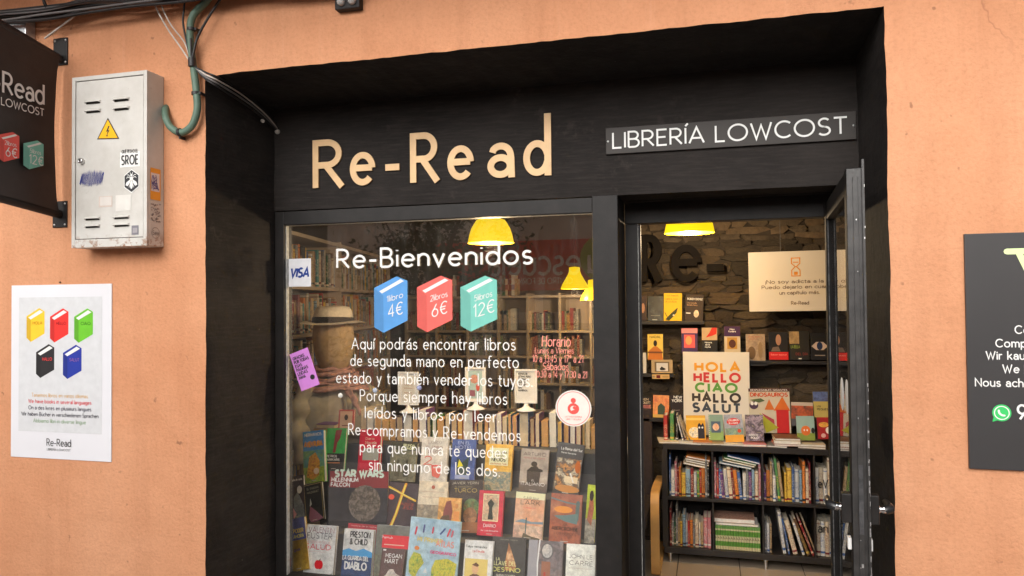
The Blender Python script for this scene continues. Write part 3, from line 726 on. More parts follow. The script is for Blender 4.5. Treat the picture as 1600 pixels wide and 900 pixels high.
text(q, 'LIBRERÍA LOWCOST', .262, .036, .009, BLACKVINYL, width=.125, weight=.13, align='c', lay=.006, seg=10)
q.build('lettering', po)
q = MB(); q.lathe([(.0001, .006), (.003, .006), (.004, 0)], plain('rusty_nail', (.10, .05, .03), .8), 10, (.262, 0, .764), 'y'); q.build('nail', po)

# dark sign on the right
rsg = empty('wall_sign', 'dark grey panel with white multilingual lettering and green chat icon, right edge of the wall', 'sign', loc=(.775, 0, 1.226))
SLATE = plain('slate_grey_acrylic', (.038, .036, .037), .45, .08, 4)
q = MB(); q.box(0, .96, -.012, -.0015, 0, .729, SLATE); q.build('panel', rsg, bevel=.0015)
q = MB(); LIME = ink(S('D9F0A0')); LIMED = ink((.70, .86, .42))
def rpx(px, py): p = AY(px, py, -.012); return p.x-.775, p.z-1.226
x0, z0 = rpx(1573, 393); stroke_poly(q, [(x0, z0), (x0+.12, z0), (x0+.34, z0)], .018, .0006, LIMED, rnd=True); x1, z1 = rpx(1594, 393); stroke_poly(q, [(x1-.004, z1-.004), (x1+.06, z1-.16), (x1+.12, z1-.10)], .018, .0008, LIMED, rnd=True)
o = q.build('lime_emblem', rsg); o.location.y = -.0125; q = MB()
for s_, px, py, ln in (('Compramos libros', 1586, 521, .46), ('Compriamo libri usati', 1556, 542, .56), ('Wir kaufen gebrauchte', 1541, 561, .60), ('We buy used books', 1567, 582, .52), ('Nous achetons des livres', 1524, 603, .66)):
    x0, z0 = rpx(px, py); text(q, s_, x0, z0, .0235, WHITEP, weight=.15, lay=.0006, seg=16, track=.24, rnd=True); o = q.build('text_line', rsg); o.location.y = -.0125; q = MB()
x0, z0 = rpx(1565, 645)
pell(q, x0, z0, .026, .026, ink(S('3FC46A')), .0008, 28); ppoly(q, [(x0-.022, z0-.012), (x0-.026, z0-.028), (x0-.008, z0-.022)], ink(S('3FC46A')), .001)
pring(q, x0, z0, .020, .003, WHITEP, .0013, 24); stroke_poly(q, pts_of([ar(x0+.006, z0+.006, .014, .014, 175, 275)], 40), .006, .0014, WHITEP, rnd=True)
o = q.build('chat_icon', rsg); o.location.y = -.0125; q = MB()
x0, z0 = rpx(1590, 655); text(q, '9', x0, z0, .043, WHITEP, weight=.15, lay=.0008, seg=30)
o = q.build('digit', rsg); o.location.y = -.0125

# cables, conduit
CBL = plain('black_cable', (.016, .015, .016), .5); CBW = plain('grey_white_cable', (.55, .50, .45), .6); CBG = plain('sage_green_conduit', (.10, .17, .125), .55, .15, 20); CBD = plain('dusty_grey_cable', (.16, .15, .15), .6)
def smooth(P, n=6):
    P = [Vector(p) for p in P]; out = []
    for i in range(len(P)-1):
        a = P[max(i-1, 0)]; b = P[i]; c = P[i+1]; d = P[min(i+2, len(P)-1)]
        for k in range(n):
            t = k/n; out.append(.5*((2*b)+(c-a)*t+(2*a-5*b+4*c-d)*t*t+(3*b-a-3*c+d)*t**3))
    return out+[P[-1]]
def wall_path(pp, y=-.02): return smooth([AY(p[0], p[1], p[2] if len(p) > 2 else y) for p in pp])
q = MB(); q.tube(wall_path([(352, -40), (322, 2), (303, 22), (297, 45), (299, 80), (303, 110), (307, 145), (308, 172), (300, 196), (284, 207), (268, 200), (260, 186), (258, 172, -.015), (261, 168, .01)], -.032), .0145, CBG, 14)
cdt = tag(q.build('green_conduit'), 'sage green corrugated conduit curving down the wall beside the cabinet', 'conduit')
for px, py, tilt in ((299, 46, 0), (306, 146, 0), (281, 207, 1)):
    c_ = AY(px, py, -.032); q = MB()
    ax = Vector((0, 0, 1)) if not tilt else Vector((1, 0, .2)).normalized()
    q.tube([c_-ax*.006, c_+ax*.006], .0175, CBL, 14); q.box(c_.x+.014 if not tilt else c_.x-.003, c_.x+.024 if not tilt else c_.x+.004, c_.y-.004, c_.y+.03, c_.z-.005 if not tilt else c_.z-.026, c_.z+.005 if not tilt else c_.z-.014, CBL)
    q.build('clip', cdt)
for nm, pts_, r, m_, lb in (
    ('white_cable', [(228, -30), (243, 10), (262, 45), (283, 75), (298, 98)], .0035, CBW, 'thin pale cable dropping from the top edge, left one of the pair'),
    ('white_cable', [(244, -30), (253, 10), (268, 40), (288, 66), (297, 92)], .003, CBW, 'thin pale cable dropping from the top edge, right one of the pair'),
    ('black_cable', [(292, -30), (288, 8), (286, 35), (291, 62), (297, 88)], .004, CBL, 'black cable running down just left of the green conduit'),
    ('black_cable', [(362, -30), (342, 2), (324, 30), (308, 60), (301, 90)], .005, CBL, 'black cable slanting down from the right to the green conduit'),
    ('black_cable', [(-40, 36), (0, 32), (60, 27), (120, 15), (200, -6), (300, -30)], .004, CBL, 'thin black cable crossing in front of the wall above the banner'),
    ('white_cable', [(70, 60, -.04), (90, 45), (110, 30), (130, 12), (160, -12)], .004, CBW, 'short pale cable rising diagonally from the banner bracket')):
    q = MB(); q.tube(wall_path(pts_, -.05 if nm == 'black_cable' and pts_[0][0] < 0 else -.042), r, m_, 8); tag(q.build(nm), lb, 'cable', 'cables fixed along the facade')
# bundle along the top
rg = random.Random(21); bd = empty('cable_bundle', 'sagging bundle of black cables along the top left of the wall', 'cable bundle')
for k in range(15):
    off = rg.uniform(-7, 9); y = -.03-rg.random()*.07; wob = [rg.uniform(-3, 3) for _ in range(9)]
    base = [(-60, 16), (0, 12), (70, 6), (140, 3), (210, 1), (280, -8), (370, -18), (460, -24), (560, -34)]
    P = [AY(a, b_+(14 if a < 100 else 4)+off*(1.3 if a < 200 else .55)+w, y) for (a, b_), w in zip(base, wob)]
    q = MB(); q.tube(smooth(P), rg.choice((.005, .0065, .008, .004)), rg.choice((CBL, CBL, CBL, CBD)), 8); q.build('cable', bd)
q = MB(); q.tube([AY(66, -6, -.02), AY(70, 6, -.10), AY(77, 19, -.06)], .007, CBL, 8); q.build('hook', bd)
# cables crossing the corner of the recess
for k, (m_, r) in enumerate(((CBL, .004), (CBW, .0034), (CBD, .004), (CBL, .004))):
    off = (k-1.5)*5
    P = [AY(298, 60+k*4, -.046+.004*k), AY(301, 98, -.045+.004*k), AY(318, 116+off*.6, -.03), AY(340, 128+off, -.012), AX(372, 147+off*1.2, -1.962+.006*k), AX(398, 166+off, -1.960+.005*k), AX(420, 186+off*.8, -1.958+.004*k), AX(434, 203+off*.3, -1.955)]
    q = MB(); q.tube(smooth(P), r, m_, 8)
    tag(q.build('pale_cable' if k == 1 else 'dark_cable'), ('uppermost dark cable', 'pale cable', 'dark cable just under the pale one', 'lowest dark cable')[k]+' along the top left corner of the black recess', 'cable', 'cables at the recess corner')
q = MB(); c_ = AX(434, 206, -1.95); q.lathe([(.0001, .012), (.008, .012), (.011, .008), (.012, 0)], CBW, 16, c_, 'y')
c2 = AX(411, 189, -1.955); q.lathe([(.0001, .010), (.006, .010), (.009, 0)], CBW, 12, c2, 'y')
tag(q.build('cable_hook'), 'small white round hook at the inner corner of the black recess', 'hook')
q = MB(); c_ = AY(300, 97, -.044); q.tube([c_+Vector((0, 0, .016)), c_-Vector((0, 0, .018))], .015, CBL, 10); tag(q.build('cable_tie'), 'black tie gathering the cables against the green conduit', 'cable tie')
# bracket at the top
tb = empty('wall_bracket', 'small rusty black bracket with two bolts at the top edge of the wall', 'bracket')
c_ = AY(543, 2, -.03)
q = MB(); q.box(c_.x-.052, c_.x+.052, -.035, -.0005, c_.z-.03, c_.z+.09, FRAME); q.build('plate', tb, bevel=.004)
for dx in (-.022, .024):
    q = MB(); q.lathe([(.0001, .018), (.012, .016), (.015, .010), (.015, 0)], plain('dull_white_bolt', (.40, .38, .36), .5, .3, 80), 16, (c_.x+dx, -.036, c_.z-.004), 'y'); q.build('bolt', tb)

# ------------------------------------------------------------------ door leaf, opened outwards
dl = empty('glass_door', 'open black metal framed glass door seen edge-on at the right of the doorway', 'door', loc=(.462, -.14, 0), rz=math.atan2(.86, .059))
L_, T_ = .862, .046
D0, D1 = .0, 2.16
LEAFD = plain('dull_black_door_paint', (.013, .0115, .011), .75, .3, 14, spec=.2); SEALD = plain('dirty_dark_seal', (.10, .10, .10), .8, .6, 40, spec=.1)
lf = []
for nm, a in (('stile', (0, .062, 0, T_, D0, D1)), ('stile', (L_-.062, L_, 0, T_, D0, D1)), ('rail', (.062, L_-.062, .003, T_-.003, D1-.075, D1-.002)), ('rail', (.062, L_-.062, .003, T_-.003, D0, .28))):
    q = MB(); q.box(*a, LEAFD); q.build(nm, dl, bevel=.003)
q = MB(); q.box(.062, L_-.062, T_/2-.003, T_/2+.003, .28, D1-.075, GLASS); q.build('door_pane', dl)
q = MB(); 
for x_ in (.062, L_-.066): q.box(x_, x_+.003, T_-.010, T_-.006, .28, D1-.075, SEALD)
q.build('glazing_seal', dl)
q = MB(); q.box(-.002, -.0002, 0.001, T_-.001, .02, D1-.004, DOORMETAL); q.box(-.0065, -.0021, T_*.30, T_*.62, .20, D1-.03, DOORMETAL); q.box(-.014, 0, -.004, .0035, .15, D1+.022, SILVER if 0 else DOORMETAL); q.build('edge_strip', dl, bevel=.001)
WORN = plain('worn_bare_metal', (.62, .62, .62), .35, .3, 60, metal=.8)
q = MB(); rg = random.Random(4)
for k in range(46):
    z_ = .75+rg.random()*1.35 if k < 20 else .8+rg.random()*.48; s_ = rg.uniform(.002, .012)
    q.box(-.0152, -.0140, -.0038+rg.uniform(0, .001), -.0030+rg.uniform(0, .004), z_, z_+s_*2, WORN)
    if k % 2: q.box(-.0072, -.0066, T_*.30+rg.random()*.012, T_*.33+rg.random()*.013, z_-.1, z_-.1+s_, WORN)
q.build('scratches', dl)
q = MB(); q.box(-.008, -.0066, T_*.32, T_*.60, 1.04, 1.25, plain('lock_face', (.10, .10, .105), .35, .4, 50, metal=.5)); q.build('lock_plate', dl)
BLKKNOB = plain('black_lever_plastic', (.015, .015, .016), .3)
CHROME = plain('chrome', (.75, .75, .76), .12, .05, metal=1)
for s_, y0 in ((1, T_), (-1, 0)):
    hd = empty('handle'); hd.parent = dl; hd.location = (.022, y0, 1.113); 
    q = MB(); q.box(-.018, .018, min(0, s_*.030), max(0, s_*.030), -.045, .045, FRAME); q.build('back_plate', hd, bevel=.004)
    q = MB(); q.tube([(0, s_*.03, 0), (0, s_*.036, 0), (0, s_*.04, 0), (0, s_*.05, .002)], [.012, .010, .013, .012], CHROME, 16); q.build('neck', hd)
    q = MB(); q.tube([(-.003, s_*.050, .0), (-.006, s_*.060, .004), (.03, s_*.064, .004), (.10, s_*.062, 0)], [.013, .014, .011, .009], BLKKNOB, 14); q.build('lever', hd)
    q = MB(); q.box(-.002, .03, min(s_*.001, s_*.012), max(s_*.001, s_*.012), -.13, -.095, WHITEP); q.build('latch_block', hd, bevel=.002)
for k, x_ in enumerate((.30, .47)):
    q = MB(); q.lathe([(.0001, .001), (.058, .001), (.060, 0)], WHITEP, 28, (x_, -T_/2-.0032, 1.42-.01*k), 'y'); q.v = [(a, -b_, c) for a, b_, c in q.v]; q.build('round_sticker', dl)
q = MB()
for z_ in (.4, 1.1, 1.9): q.tube([(L_+.008, T_*.2, z_-.06), (L_+.008, T_*.2, z_+.06)], .010, DOORMETAL, 10)
q.build('hinge', dl)

# ================================================================== LETTERING AND STICKERS ON THE WINDOW
GY = .4995
wl = empty('window_lettering', 'white vinyl welcome text and three book emblems stuck on the shop window', 'lettering')
def gl_text(s, xl, xr, yb, cap_px, weight=.125, m=WHITEP, name='text_line', seg=16, rnd=False, slant=0, par=wl, track=.2):
    a = AY(xl, yb, GY); b = AY(xr, yb, GY); zc = AY((xl+xr)/2, yb, GY).z
    c = AY((xl+xr)/2, yb-cap_px, GY).z-zc; sx = (b.x-a.x)/(text_width(s, track)*c); pos = 0
    for wd in s.split(' '):
        ww = text_width(wd, track)*c*sx
        q = MB(); text(q, wd, 0, 0, c, m, width=ww if ww > .004 else None, weight=weight, lay=0, seg=seg, rnd=rnd, slant=slant, track=track)
        o = q.build('word', par); o.location = (a.x+pos, GY-.0008, zc); pos += ww+(G[' '][0]+2*track)*c*sx
gl_text('Re-Bienvenidos', 527, 831, 415, 29, .132, seg=30, track=.24)
for s, a, b, y in (('Aquí podrás encontrar libros', 550, 805, 546), ('de segunda mano en perfecto', 548, 810, 573), ('estado y también vender los tuyos.', 526, 831, 601),
                   ('Porque siempre hay libros', 563, 792, 629), ('leídos y libros por leer.', 571, 779, 656), ('Re-compramos y Re-vendemos', 545, 813, 684),
                   ('para que nunca te quedes', 563, 791, 711), ('sin ninguno de los dos.', 577, 780, 739)):
    gl_text(s, a, b, y, 17.5, .092, rnd=True, seg=14, track=.27)
for k, (x0, yb, w, h, col, a, b) in enumerate(((585, 520, 52, 88, S('5B9BDA'), '1libro', '4€'), (652, 519, 55, 88, S('EC6A62'), '2libros', '6€'), (720, 518, 57, 87, S('79C6B8'), '5libros', '12€'))):
    p = AY(x0, yb, GY); p2 = AY(x0+w, yb, GY); pt = AY(x0+w/2, yb-h, GY).z-p.z
    q = MB(); book_icon(q, 0, 0, p2.x-p.x, pt, col, 0)
    W_ = p2.x-p.x
    q2 = MB(); text(q2, a, W_*.63, pt*.585, .026, WHITEP, width=W_*.48, weight=.11, align='c', lay=.0016, seg=14)
    text(q2, b, W_*.64, pt*.30, .054, WHITEP, weight=.095, align='c', lay=.0016, seg=20, width=W_*(.42 if k < 2 else .56))
    q.add([(x, y, z+(x-W_*.62)*.27) for x, y, z in q2.v], q2.f, WHITEP)
    o = q.build('book_emblem', wl); o.location = (p.x, GY-.0008, p.z); tag(o, ['blue book emblem reading 1 libro 4€', 'coral red book emblem reading 2 libros 6€', 'teal book emblem reading 5 libros 12€'][k])
hh = empty('opening_hours', 'handwritten red opening hours on the right side of the shop window', 'lettering')
REDI = ink(S('F59A8C')); WHI = ink(S('F0C8B8'))
for s, a, b, y, c in (('Horario', 847, 891, 541, 16), ('Lunes a Viernes', 836, 896, 552, 9), ('10 a 13:45 y 17º a 21', 832, 911, 566, 11), ('Sábados', 848, 888, 578, 11), ('10:30 a 14 y 17:30 a 21', 836, 917, 590, 10)):
    gl_text(s, a, b, y, c, .085, REDI, 'text_line', rnd=True, par=hh, slant=.08)
def glass_obj(name, px, py, label, cat, rot=0):
    p = AY(px, py, GY); e = empty(name, label, cat, loc=(p.x, GY-.0008, p.z)); e.rotation_euler.y = rad(rot); return e
m1 = .00272   # metres per photo pixel on the pane near its left side
def mpp(px, py): return (AY(px+1, py, GY)-AY(px, py, GY)).x
e = glass_obj('card_sticker', 468, 426, 'white square payment card sticker in the upper left of the window', 'sticker')
k_ = mpp(468, 426)
q = MB(); q.box(-18*k_, 18*k_, -.0006, .0, -19.5*k_, 19.5*k_, ink((.74, .74, .77))); q.build('sticker_sheet', e)
q = MB(); text(q, 'VISA', 0, -6*k_, 12*k_, ink(S('24408E')), width=28*k_, weight=.24, align='c', lay=.001, slant=.2, seg=16); q.build('sticker_print', e)
e = glass_obj('pink_leaflet', 476, 577, 'tilted pink leaflet with bold black capitals stuck inside the left of the window', 'leaflet', -20); e.rotation_euler.y = rad(-20)
q = MB(); q.box(-15*k_, 15*k_, -.0006, .0, -27*k_, 27*k_, ink(S('D58ADB'))); q.build('sheet', e)
q = MB()
for i, s in enumerate(('GRACIAS', 'POR TODAS', 'ESAS', 'PAGINAS', 'LEIDAS', 'MAMA')): text(q, s, -12*k_, (17-5.6*i)*k_, 4*k_, BLACKVINYL, width=len(s)*2.6*k_, weight=.24, lay=.001, seg=8)
pell(q, 8*k_, -14*k_, 3.6*k_, 3.6*k_, BLACKVINYL, .001, 16); q.build('sheet_print', e)
e = glass_obj('round_sticker', 896, 638, 'round white sticker with a red nursing mother symbol at the right of the window', 'sticker')
k2 = mpp(896, 638); PINK = ink(S('E5574F'))
q = MB(); q.lathe([(.0001, .0006), (28*k2, .0006), (28*k2, 0)], ink((.76, .72, .66)), 40, (0, 0, 0), 'y'); q.sm = [False]*len(q.sm); q.build('disc', e)
q = MB(); pring(q, 0, 0, 25.5*k2, .8*k2, PINK, .0012, 40); pell(q, 0, 12*k2, 4*k2, 4*k2, PINK, .0012, 20)
stroke_poly(q, pts_of([ar(0, -.5*k2, 7*k2, 6.5*k2, 60, 400)], 40), 4*k2, .0012, PINK, rnd=True); pell(q, 1.5*k2, 1*k2, 2.4*k2, 2.4*k2, PINK, .0016, 16)
stroke_poly(q, [(-2*k2, -5*k2), (3*k2, -3*k2), (5*k2, 2*k2)], 3*k2, .0014, PINK, rnd=True)
text(q, 'LACTANCIA MATERNA', 0, -14*k2, 2.3*k2, PINK, width=26*k2, weight=.14, align='c', lay=.0012, seg=8); text(q, 'LIBRE Y SEGURA', 0, -18*k2, 2.3*k2, PINK, width=23*k2, weight=.14, align='c', lay=.0012, seg=8)
q.build('sticker_print', e)
for px, py, cc, lb in ((532, 618, (.75, .74, .70), 'small white round suction hook on the window in front of the jacket'), (586, 610, (.40, .45, .55), 'small bluish round suction hook on the window, middle one'), (655, 606, (.30, .32, .5), 'small dark blue round suction hook beside the first card stand')):
    q = MB(); p = AY(px, py, GY); q.lathe([(.0001, .006), (.006, .005), (.011, .001), (.0115, 0)], ink(cc), 18, (0, 0, 0), 'y'); o = q.build('suction_hook', loc=(p.x, GY-.0002, p.z)); tag(o, lb, 'hook')

# ================================================================== LAMPS
SHADE = emis('yellow_lamp_shade', (1.0, .70, .008), .95, (.8, .5, .02)); GLOW = emis('lamp_glowing_diffuser', (1.0, .80, .06), 1.15)
lamps = [(AY(767, 380, .90).x, .90, AY(767, 380, .90).z, .114, 1, 'yellow glowing pendant lamp cut by the top edge of the shop window', 32),
         (-.101, 1.8, 2.150, .142, 1, 'yellow glowing pendant lamp just under the door head, above the doorway', 30),
         (-1.148, 3.9, 1.878, .125, 0, 'small yellow bell-shaped pendant lamp hanging whole beside the window edge', 9),
         (-1.005, 4.05, 1.775, .12, 0, 'lower small yellow pendant lamp half hidden by the window frame', 4)]
for x, y, z, r, big, lb, en in lamps:
    e = empty('pendant_lamp', lb, 'lamp', 'yellow pendant lamps', loc=(x, y, z))
    prof = [(1, 0), (.985, .10), (.93, .35), (.84, .62), (.70, .84), (.62, .95), (.30, 1.06), (.12, 1.10)] if big else [(1, 0), (.98, .08), (.86, .35), (.66, .65), (.48, .95), (.40, 1.15), (.38, 1.42), (.10, 1.46)]
    hgt = r*(1.05 if big else 1.08)
    q = MB(); q.lathe([(a*r, b*hgt) for a, b in prof], SHADE, 40); q.lathe([(a*r*.975, b*hgt*.985+.001) for a, b in prof], SHADE, 40); q.lathe([(r, 0), (r*.975, .001)], SHADE, 40); q.build('lamp_shade', e)
    q = MB(); q.lathe([(.0001, hgt*.16), (r*.90, hgt*.17), (r*.93, hgt*.19)], GLOW, 32); q.build('diffuser', e)
    q = MB(); q.tube([(0, 0, hgt*1.1), (0, 0, 2.95-z)], .004, CBD, 8); q.lathe([(.018, hgt*1.45), (.02, hgt*1.1)], CBD, 12); q.build('cord', e)
    l = bpy.data.lights.new('lamp_light', 'POINT'); l.energy = en; l.color = (1, .74, .46); l.shadow_soft_size = .035
    lo = bpy.data.objects.new('lamp_light', l); C.objects.link(lo); lo.parent = e; lo.location = (0, 0, -.03)

# ================================================================== BOOKS
PAL = {'red': (.42, .035, .03), 'dark red': (.20, .015, .018), 'orange': (.62, .20, .035), 'yellow': (.66, .44, .06), 'cream': (.66, .56, .40), 'white': (.68, .66, .60),
       'black': (.022, .02, .02), 'grey': (.20, .20, .20), 'blue': (.06, .13, .33), 'pale blue': (.24, .36, .46), 'green': (.08, .24, .08), 'dark green': (.03, .10, .05),
       'brown': (.17, .085, .04), 'pink': (.55, .20, .22), 'purple': (.14, .05, .20), 'teal': (.06, .24, .25), 'tan': (.45, .32, .18)}
CON = {'red': 'cream', 'dark red': 'cream', 'orange': 'black', 'yellow': 'dark red', 'cream': 'dark red', 'white': 'blue', 'black': 'white', 'grey': 'white', 'blue': 'white', 'pale blue': 'black', 'green': 'yellow',
       'dark green': 'cream', 'brown': 'yellow', 'pink': 'white', 'purple': 'cream', 'teal': 'white', 'tan': 'black'}
SP = {k: [spine_mat('book_cover_%s' % k.replace(' ', '_'), c, PAL[CON[k]], i+j*7) for j in range(2)] for i, (k, c) in enumerate(PAL.items())}
rb = random.Random(77)
def shelf_book(mb, w, h, d, m, pages=PAPER):
    """standing book, spine to -Y, origin at its lower left front corner"""
    b = min(.003, w*.2)
    prof = [(0, .006), (w*.12, .0018), (w*.5, 0), (w*.88, .0018), (w, .006)]
    n = len(prof)
    vv = [(x, y, 0) for x, y in prof]+[(w, d, 0), (0, d, 0)]+[(x, y, h) for x, y in prof]+[(w, d, h), (0, d, h)]
    k = n+2
    mb.add(vv, [(i, i+1, k+i+1, k+i) for i in range(k-1) if i != n] + [(k-1, 0, k, 2*k-1)], m)
    mb.add(vv, [tuple(range(k-1, -1, -1))], m)
    # boards' top lips and the paper block a little lower
    mb.add([(0, .006, h), (b, .006, h), (b, d, h), (0, d, h)], [(0,1,2,3)], m); mb.add([(w-b, .006, h), (w, .006, h), (w, d, h), (w-b, d, h)], [(0,1,2,3)], m)
    mb.add([(0, .006, h), (w*.12, .0018, h), (w*.5, 0, h), (w*.88, .0018, h), (w, .006, h), (w-b, .009, h), (b, .009, h)], [tuple(range(7))], m)
    mb.add([(b, .009, h-.004), (w-b, .009, h-.004), (w-b, d-.002, h-.004), (b, d-.002, h-.004), (b, .009, h), (w-b, .009, h)], [(0,1,2,3), (0,4,5,1)], pages)
    mb.add([(b, d-.003, 0), (b, d-.003, h-.004), (w-b, d-.003, h-.004), (w-b, d-.003, 0)], [(0,1,2,3)], pages)
NB = [0]
def row(x0, x1, z, y, hmin, hmax, pal, where, group, base=None, parent_mat=None, wmin=.014, wmax=.034, dep=.15, stuff=None, flag=None, leans=(), widths=None, hs=None, fill=1.0, names=None):
    """fill a stretch of shelf with single books"""
    x = x0; i = 0; prev = None; items = []
    while x < x1-.008:
        w = widths[i % len(widths)] if widths else rb.uniform(wmin, wmax)
        if x+w > x1: break
        h = hs[i % len(hs)] if hs else rb.uniform(hmin, hmax)
        col = names[i % len(names)] if names else rb.choice(pal)
        items.append((x, w, h, col)); x += w+rb.uniform(.0003, .0018); i += 1
    for i, (x, w, h, col) in enumerate(items):
        d = dep*rb.uniform(.85, 1); yy = y+rb.uniform(0, .018)
        lean = 0
        for a, b, dg in leans:
            if a <= i < b: lean = dg+rb.uniform(-.6, .6)
        mt = SP[col][rb.randrange(2)]
        if stuff is not None:
            q = MB(); q.box(x, x+w, yy, yy+d, z, z+h, mt); stuff.add(q.v, q.f, mt); continue
        q = MB(); shelf_book(q, w, h, d, mt); o = q.build('book'); NB[0] += 1
        th = rad(lean)
        o.location = (x + (w*(1-math.cos(th)) if th > 0 else 0), yy, z+(abs(math.sin(th))*w if th > 0 else 0) ); o.rotation_euler.y = th
        if parent_mat is not None: o.matrix_world = parent_mat @ Matrix.Translation(o.location) @ Matrix.Rotation(th, 4, 'Y')
        L = items[i-1][3] if i else None; R_ = items[i+1][3] if i+1 < len(items) else None
        size = 'tall ' if h > (hmin+hmax)/2+.25*(hmax-hmin) else ('short ' if h < (hmin+hmax)/2-.25*(hmax-hmin) else '')
        nb = ('at the left end' if L is None else 'at the right end' if R_ is None else 'after a %s one' % L)
        tag(o, '%s%s book, %s from left, %s' % (size, col, ordw(i+1), where), 'book', group)
        assert True
def ordw(n): return '%d%s' % (n, 'th' if 10 <= n % 100 <= 20 else {1: 'st', 2: 'nd', 3: 'rd'}.get(n % 10, 'th'))

# side bookcase along the left wall
ANG = math.atan2(.979, -.205); SM = Matrix.Translation((-2.35, .85, 0)) @ Matrix.Rotation(ANG, 4, 'Z')
sb = empty('bookcase', 'tall pale bookcase receding along the left side of the shop behind the mannequin', 'bookcase', mat=SM)
zsh = [ZF+.05, .35, .64, .94, 1.26, 1.57, 1.88, 2.215]
for z in zsh:
    q = MB(); q.box(.0, 3.35, .0, .26, z-.024, z, SHELFWOOD); q.build('shelf', sb, bevel=.001)
for s_ in (-.022, 1.66, 3.35):
    q = MB(); q.box(s_, s_+.022, -.002, .262, ZF, 2.23, SHELFWOOD); q.build('upright', sb, bevel=.001)
q = MB(); q.box(0, 3.35, .262, .27, ZF, 2.21, SHELFWOOD); q.build('back_panel', sb)
pal1 = ['cream', 'tan', 'brown', 'black', 'dark red', 'grey', 'orange', 'blue', 'white', 'dark green', 'red', 'teal', 'yellow', 'cream', 'brown', 'tan', 'pale blue', 'grey']
GS = 'books on the pale side bookcase'
row(.60, 1.655, 1.88, .02, .19, .27, pal1, 'top row of pale side bookcase', GS, parent_mat=SM, wmin=.018, wmax=.036)
row(.55, 1.655, 1.57, .02, .19, .27, pal1, 'middle row of pale side bookcase', GS, parent_mat=SM, wmin=.018, wmax=.036)
row(.55, 1.655, 1.26, .02, .19, .27, pal1, 'lower row of pale side bookcase', GS, parent_mat=SM, wmin=.018, wmax=.036)
st = MB()
for z, a, b in ((.94, .05, 3.34), (1.88, .03, .59), (1.57, .03, .54), (1.26, .03, .54), (1.88, 1.69, 3.34), (1.57, 1.69, 3.34), (1.26, 1.69, 3.34), (.64, .05, 3.34)):
    row(a, b, z, .02, .18, .27 if z != 2.2 else .22, pal1, '', '', stuff=st)
o = st.build('shelved_books', sb); o['kind'] = 'stuff'
# far bookcases on the back wall
fb = empty('bookcase', 'pale open bookcases across the far wall, seen below the red sign reflection', 'bookcase', loc=(0, 4.42, 0))
for z in (.45, .72, .98, 1.24, 1.49, 1.83):
    q = MB(); q.box(-3.0, -.76, 0, .26, z-.022, z, SHELFWOOD); q.build('shelf', fb)
for x in (-3.0, -2.67, -2.34, -2.02, -1.72, -1.40, -1.10, -.782):
    q = MB(); q.box(x, x+.022, -.003, .262, ZF, 1.85, SHELFWOOD); q.build('upright', fb)
q = MB(); q.box(-3.0, -.76, .262, .27, ZF, 1.84, SHELFWOOD); q.build('back_panel', fb)
st = MB(); xs = (-3.0, -2.67, -2.34, -2.02, -1.72, -1.40, -1.10, -.782)
for z in (.45, .72, .98, 1.24, 1.49, 1.832):
    for a, b in zip(xs, xs[1:]):
        if rb.random() < (.9 if z < 1.8 else .25): row(a+.024, b-.002-rb.uniform(0, .12), z, .02, .15, .215, ['black', 'grey', 'brown', 'cream', 'white', 'dark red', 'tan', 'black', 'dark green'], '', '', stuff=st)
o = st.build('shelved_books', fb); o['kind'] = 'stuff'

# ------------------------------------------------------------------ black bookcase behind the door
BY = 2.30
bc = empty('black_bookcase', 'low black bookcase with open cubbies on steel legs opposite the doorway', 'bookcase')
bz0, bzm, bz1 = .172, .495, .835
cx = [-.298, .005, .308, .611, .914]
for nm, a in [('top_board', (cx[0], cx[4]+.02, BY, BY+.39, bz1-.035, bz1)), ('shelf', (cx[0]+.022, cx[4], BY+.006, BY+.386, bzm-.02, bzm)), ('bottom_board', (cx[0], cx[4]+.02, BY, BY+.39, bz0-.038, bz0))]:
    q = MB(); q.box(*a, BLACKWOOD); q.build(nm, bc, bevel=.001)
for x in cx:
    w = .034 if x == cx[0] else .018
    q = MB(); q.box(x+(-.008 if x == cx[0] else 0), x+w-.008, BY+.003, BY+.388, bz0, bz1-.035, BLACKWOOD); q.build('upright', bc)
q = MB(); q.box(cx[0], cx[4]+.02, BY+.388, BY+.392, bz0-.03, bz1, BLACKWOOD); q.build('back_panel', bc)
for x in (-.262, .325, .90):
    for y in (BY+.03, BY+.34):
        q = MB(); q.tube([(x, y, ZF), (x, y, bz0-.04)], .011, SILVER, 14); q.tube([(x, y, bz0-.044), (x, y, bz0-.038)], .024, SILVER, 14); q.build('leg', bc)
GB = 'books in the black bookcase'
ct = .022
row(cx[0]+.034, cx[1]-.003, bzm, BY+.03, .17, .28, None, 'upper left cubby of black bookcase', GB, dep=.2, names=['blue', 'white', 'pink', 'dark red', 'orange', 'yellow', 'pale blue', 'dark red', 'white', 'green', 'red', 'orange', 'grey', 'black', 'red'],
    widths=[.012, .022, .014, .012, .014, .026, .030, .020, .018, .016, .012, .022, .012, .010, .020], hs=[.262, .168, .22, .18, .19, .15, .175, .18, .16, .165, .18, .185, .26, .2, .25])
row(cx[1]+.014, cx[2]-.003, bzm, BY+.03, .17, .24, None, 'upper middle cubby of black bookcase', GB, dep=.2, leans=((3, 9, -5),), names=['pink', 'red', 'blue', 'purple', 'white', 'cream', 'dark red', 'orange', 'blue', 'white', 'grey', 'purple', 'pale blue', 'cream'],
    widths=[.014, .014, .018, .020, .022, .022, .016, .022, .020, .020, .014, .018, .016, .022], hs=[.225, .19, .185, .17, .185, .2, .19, .18, .17, .165, .19, .175, .19, .18])
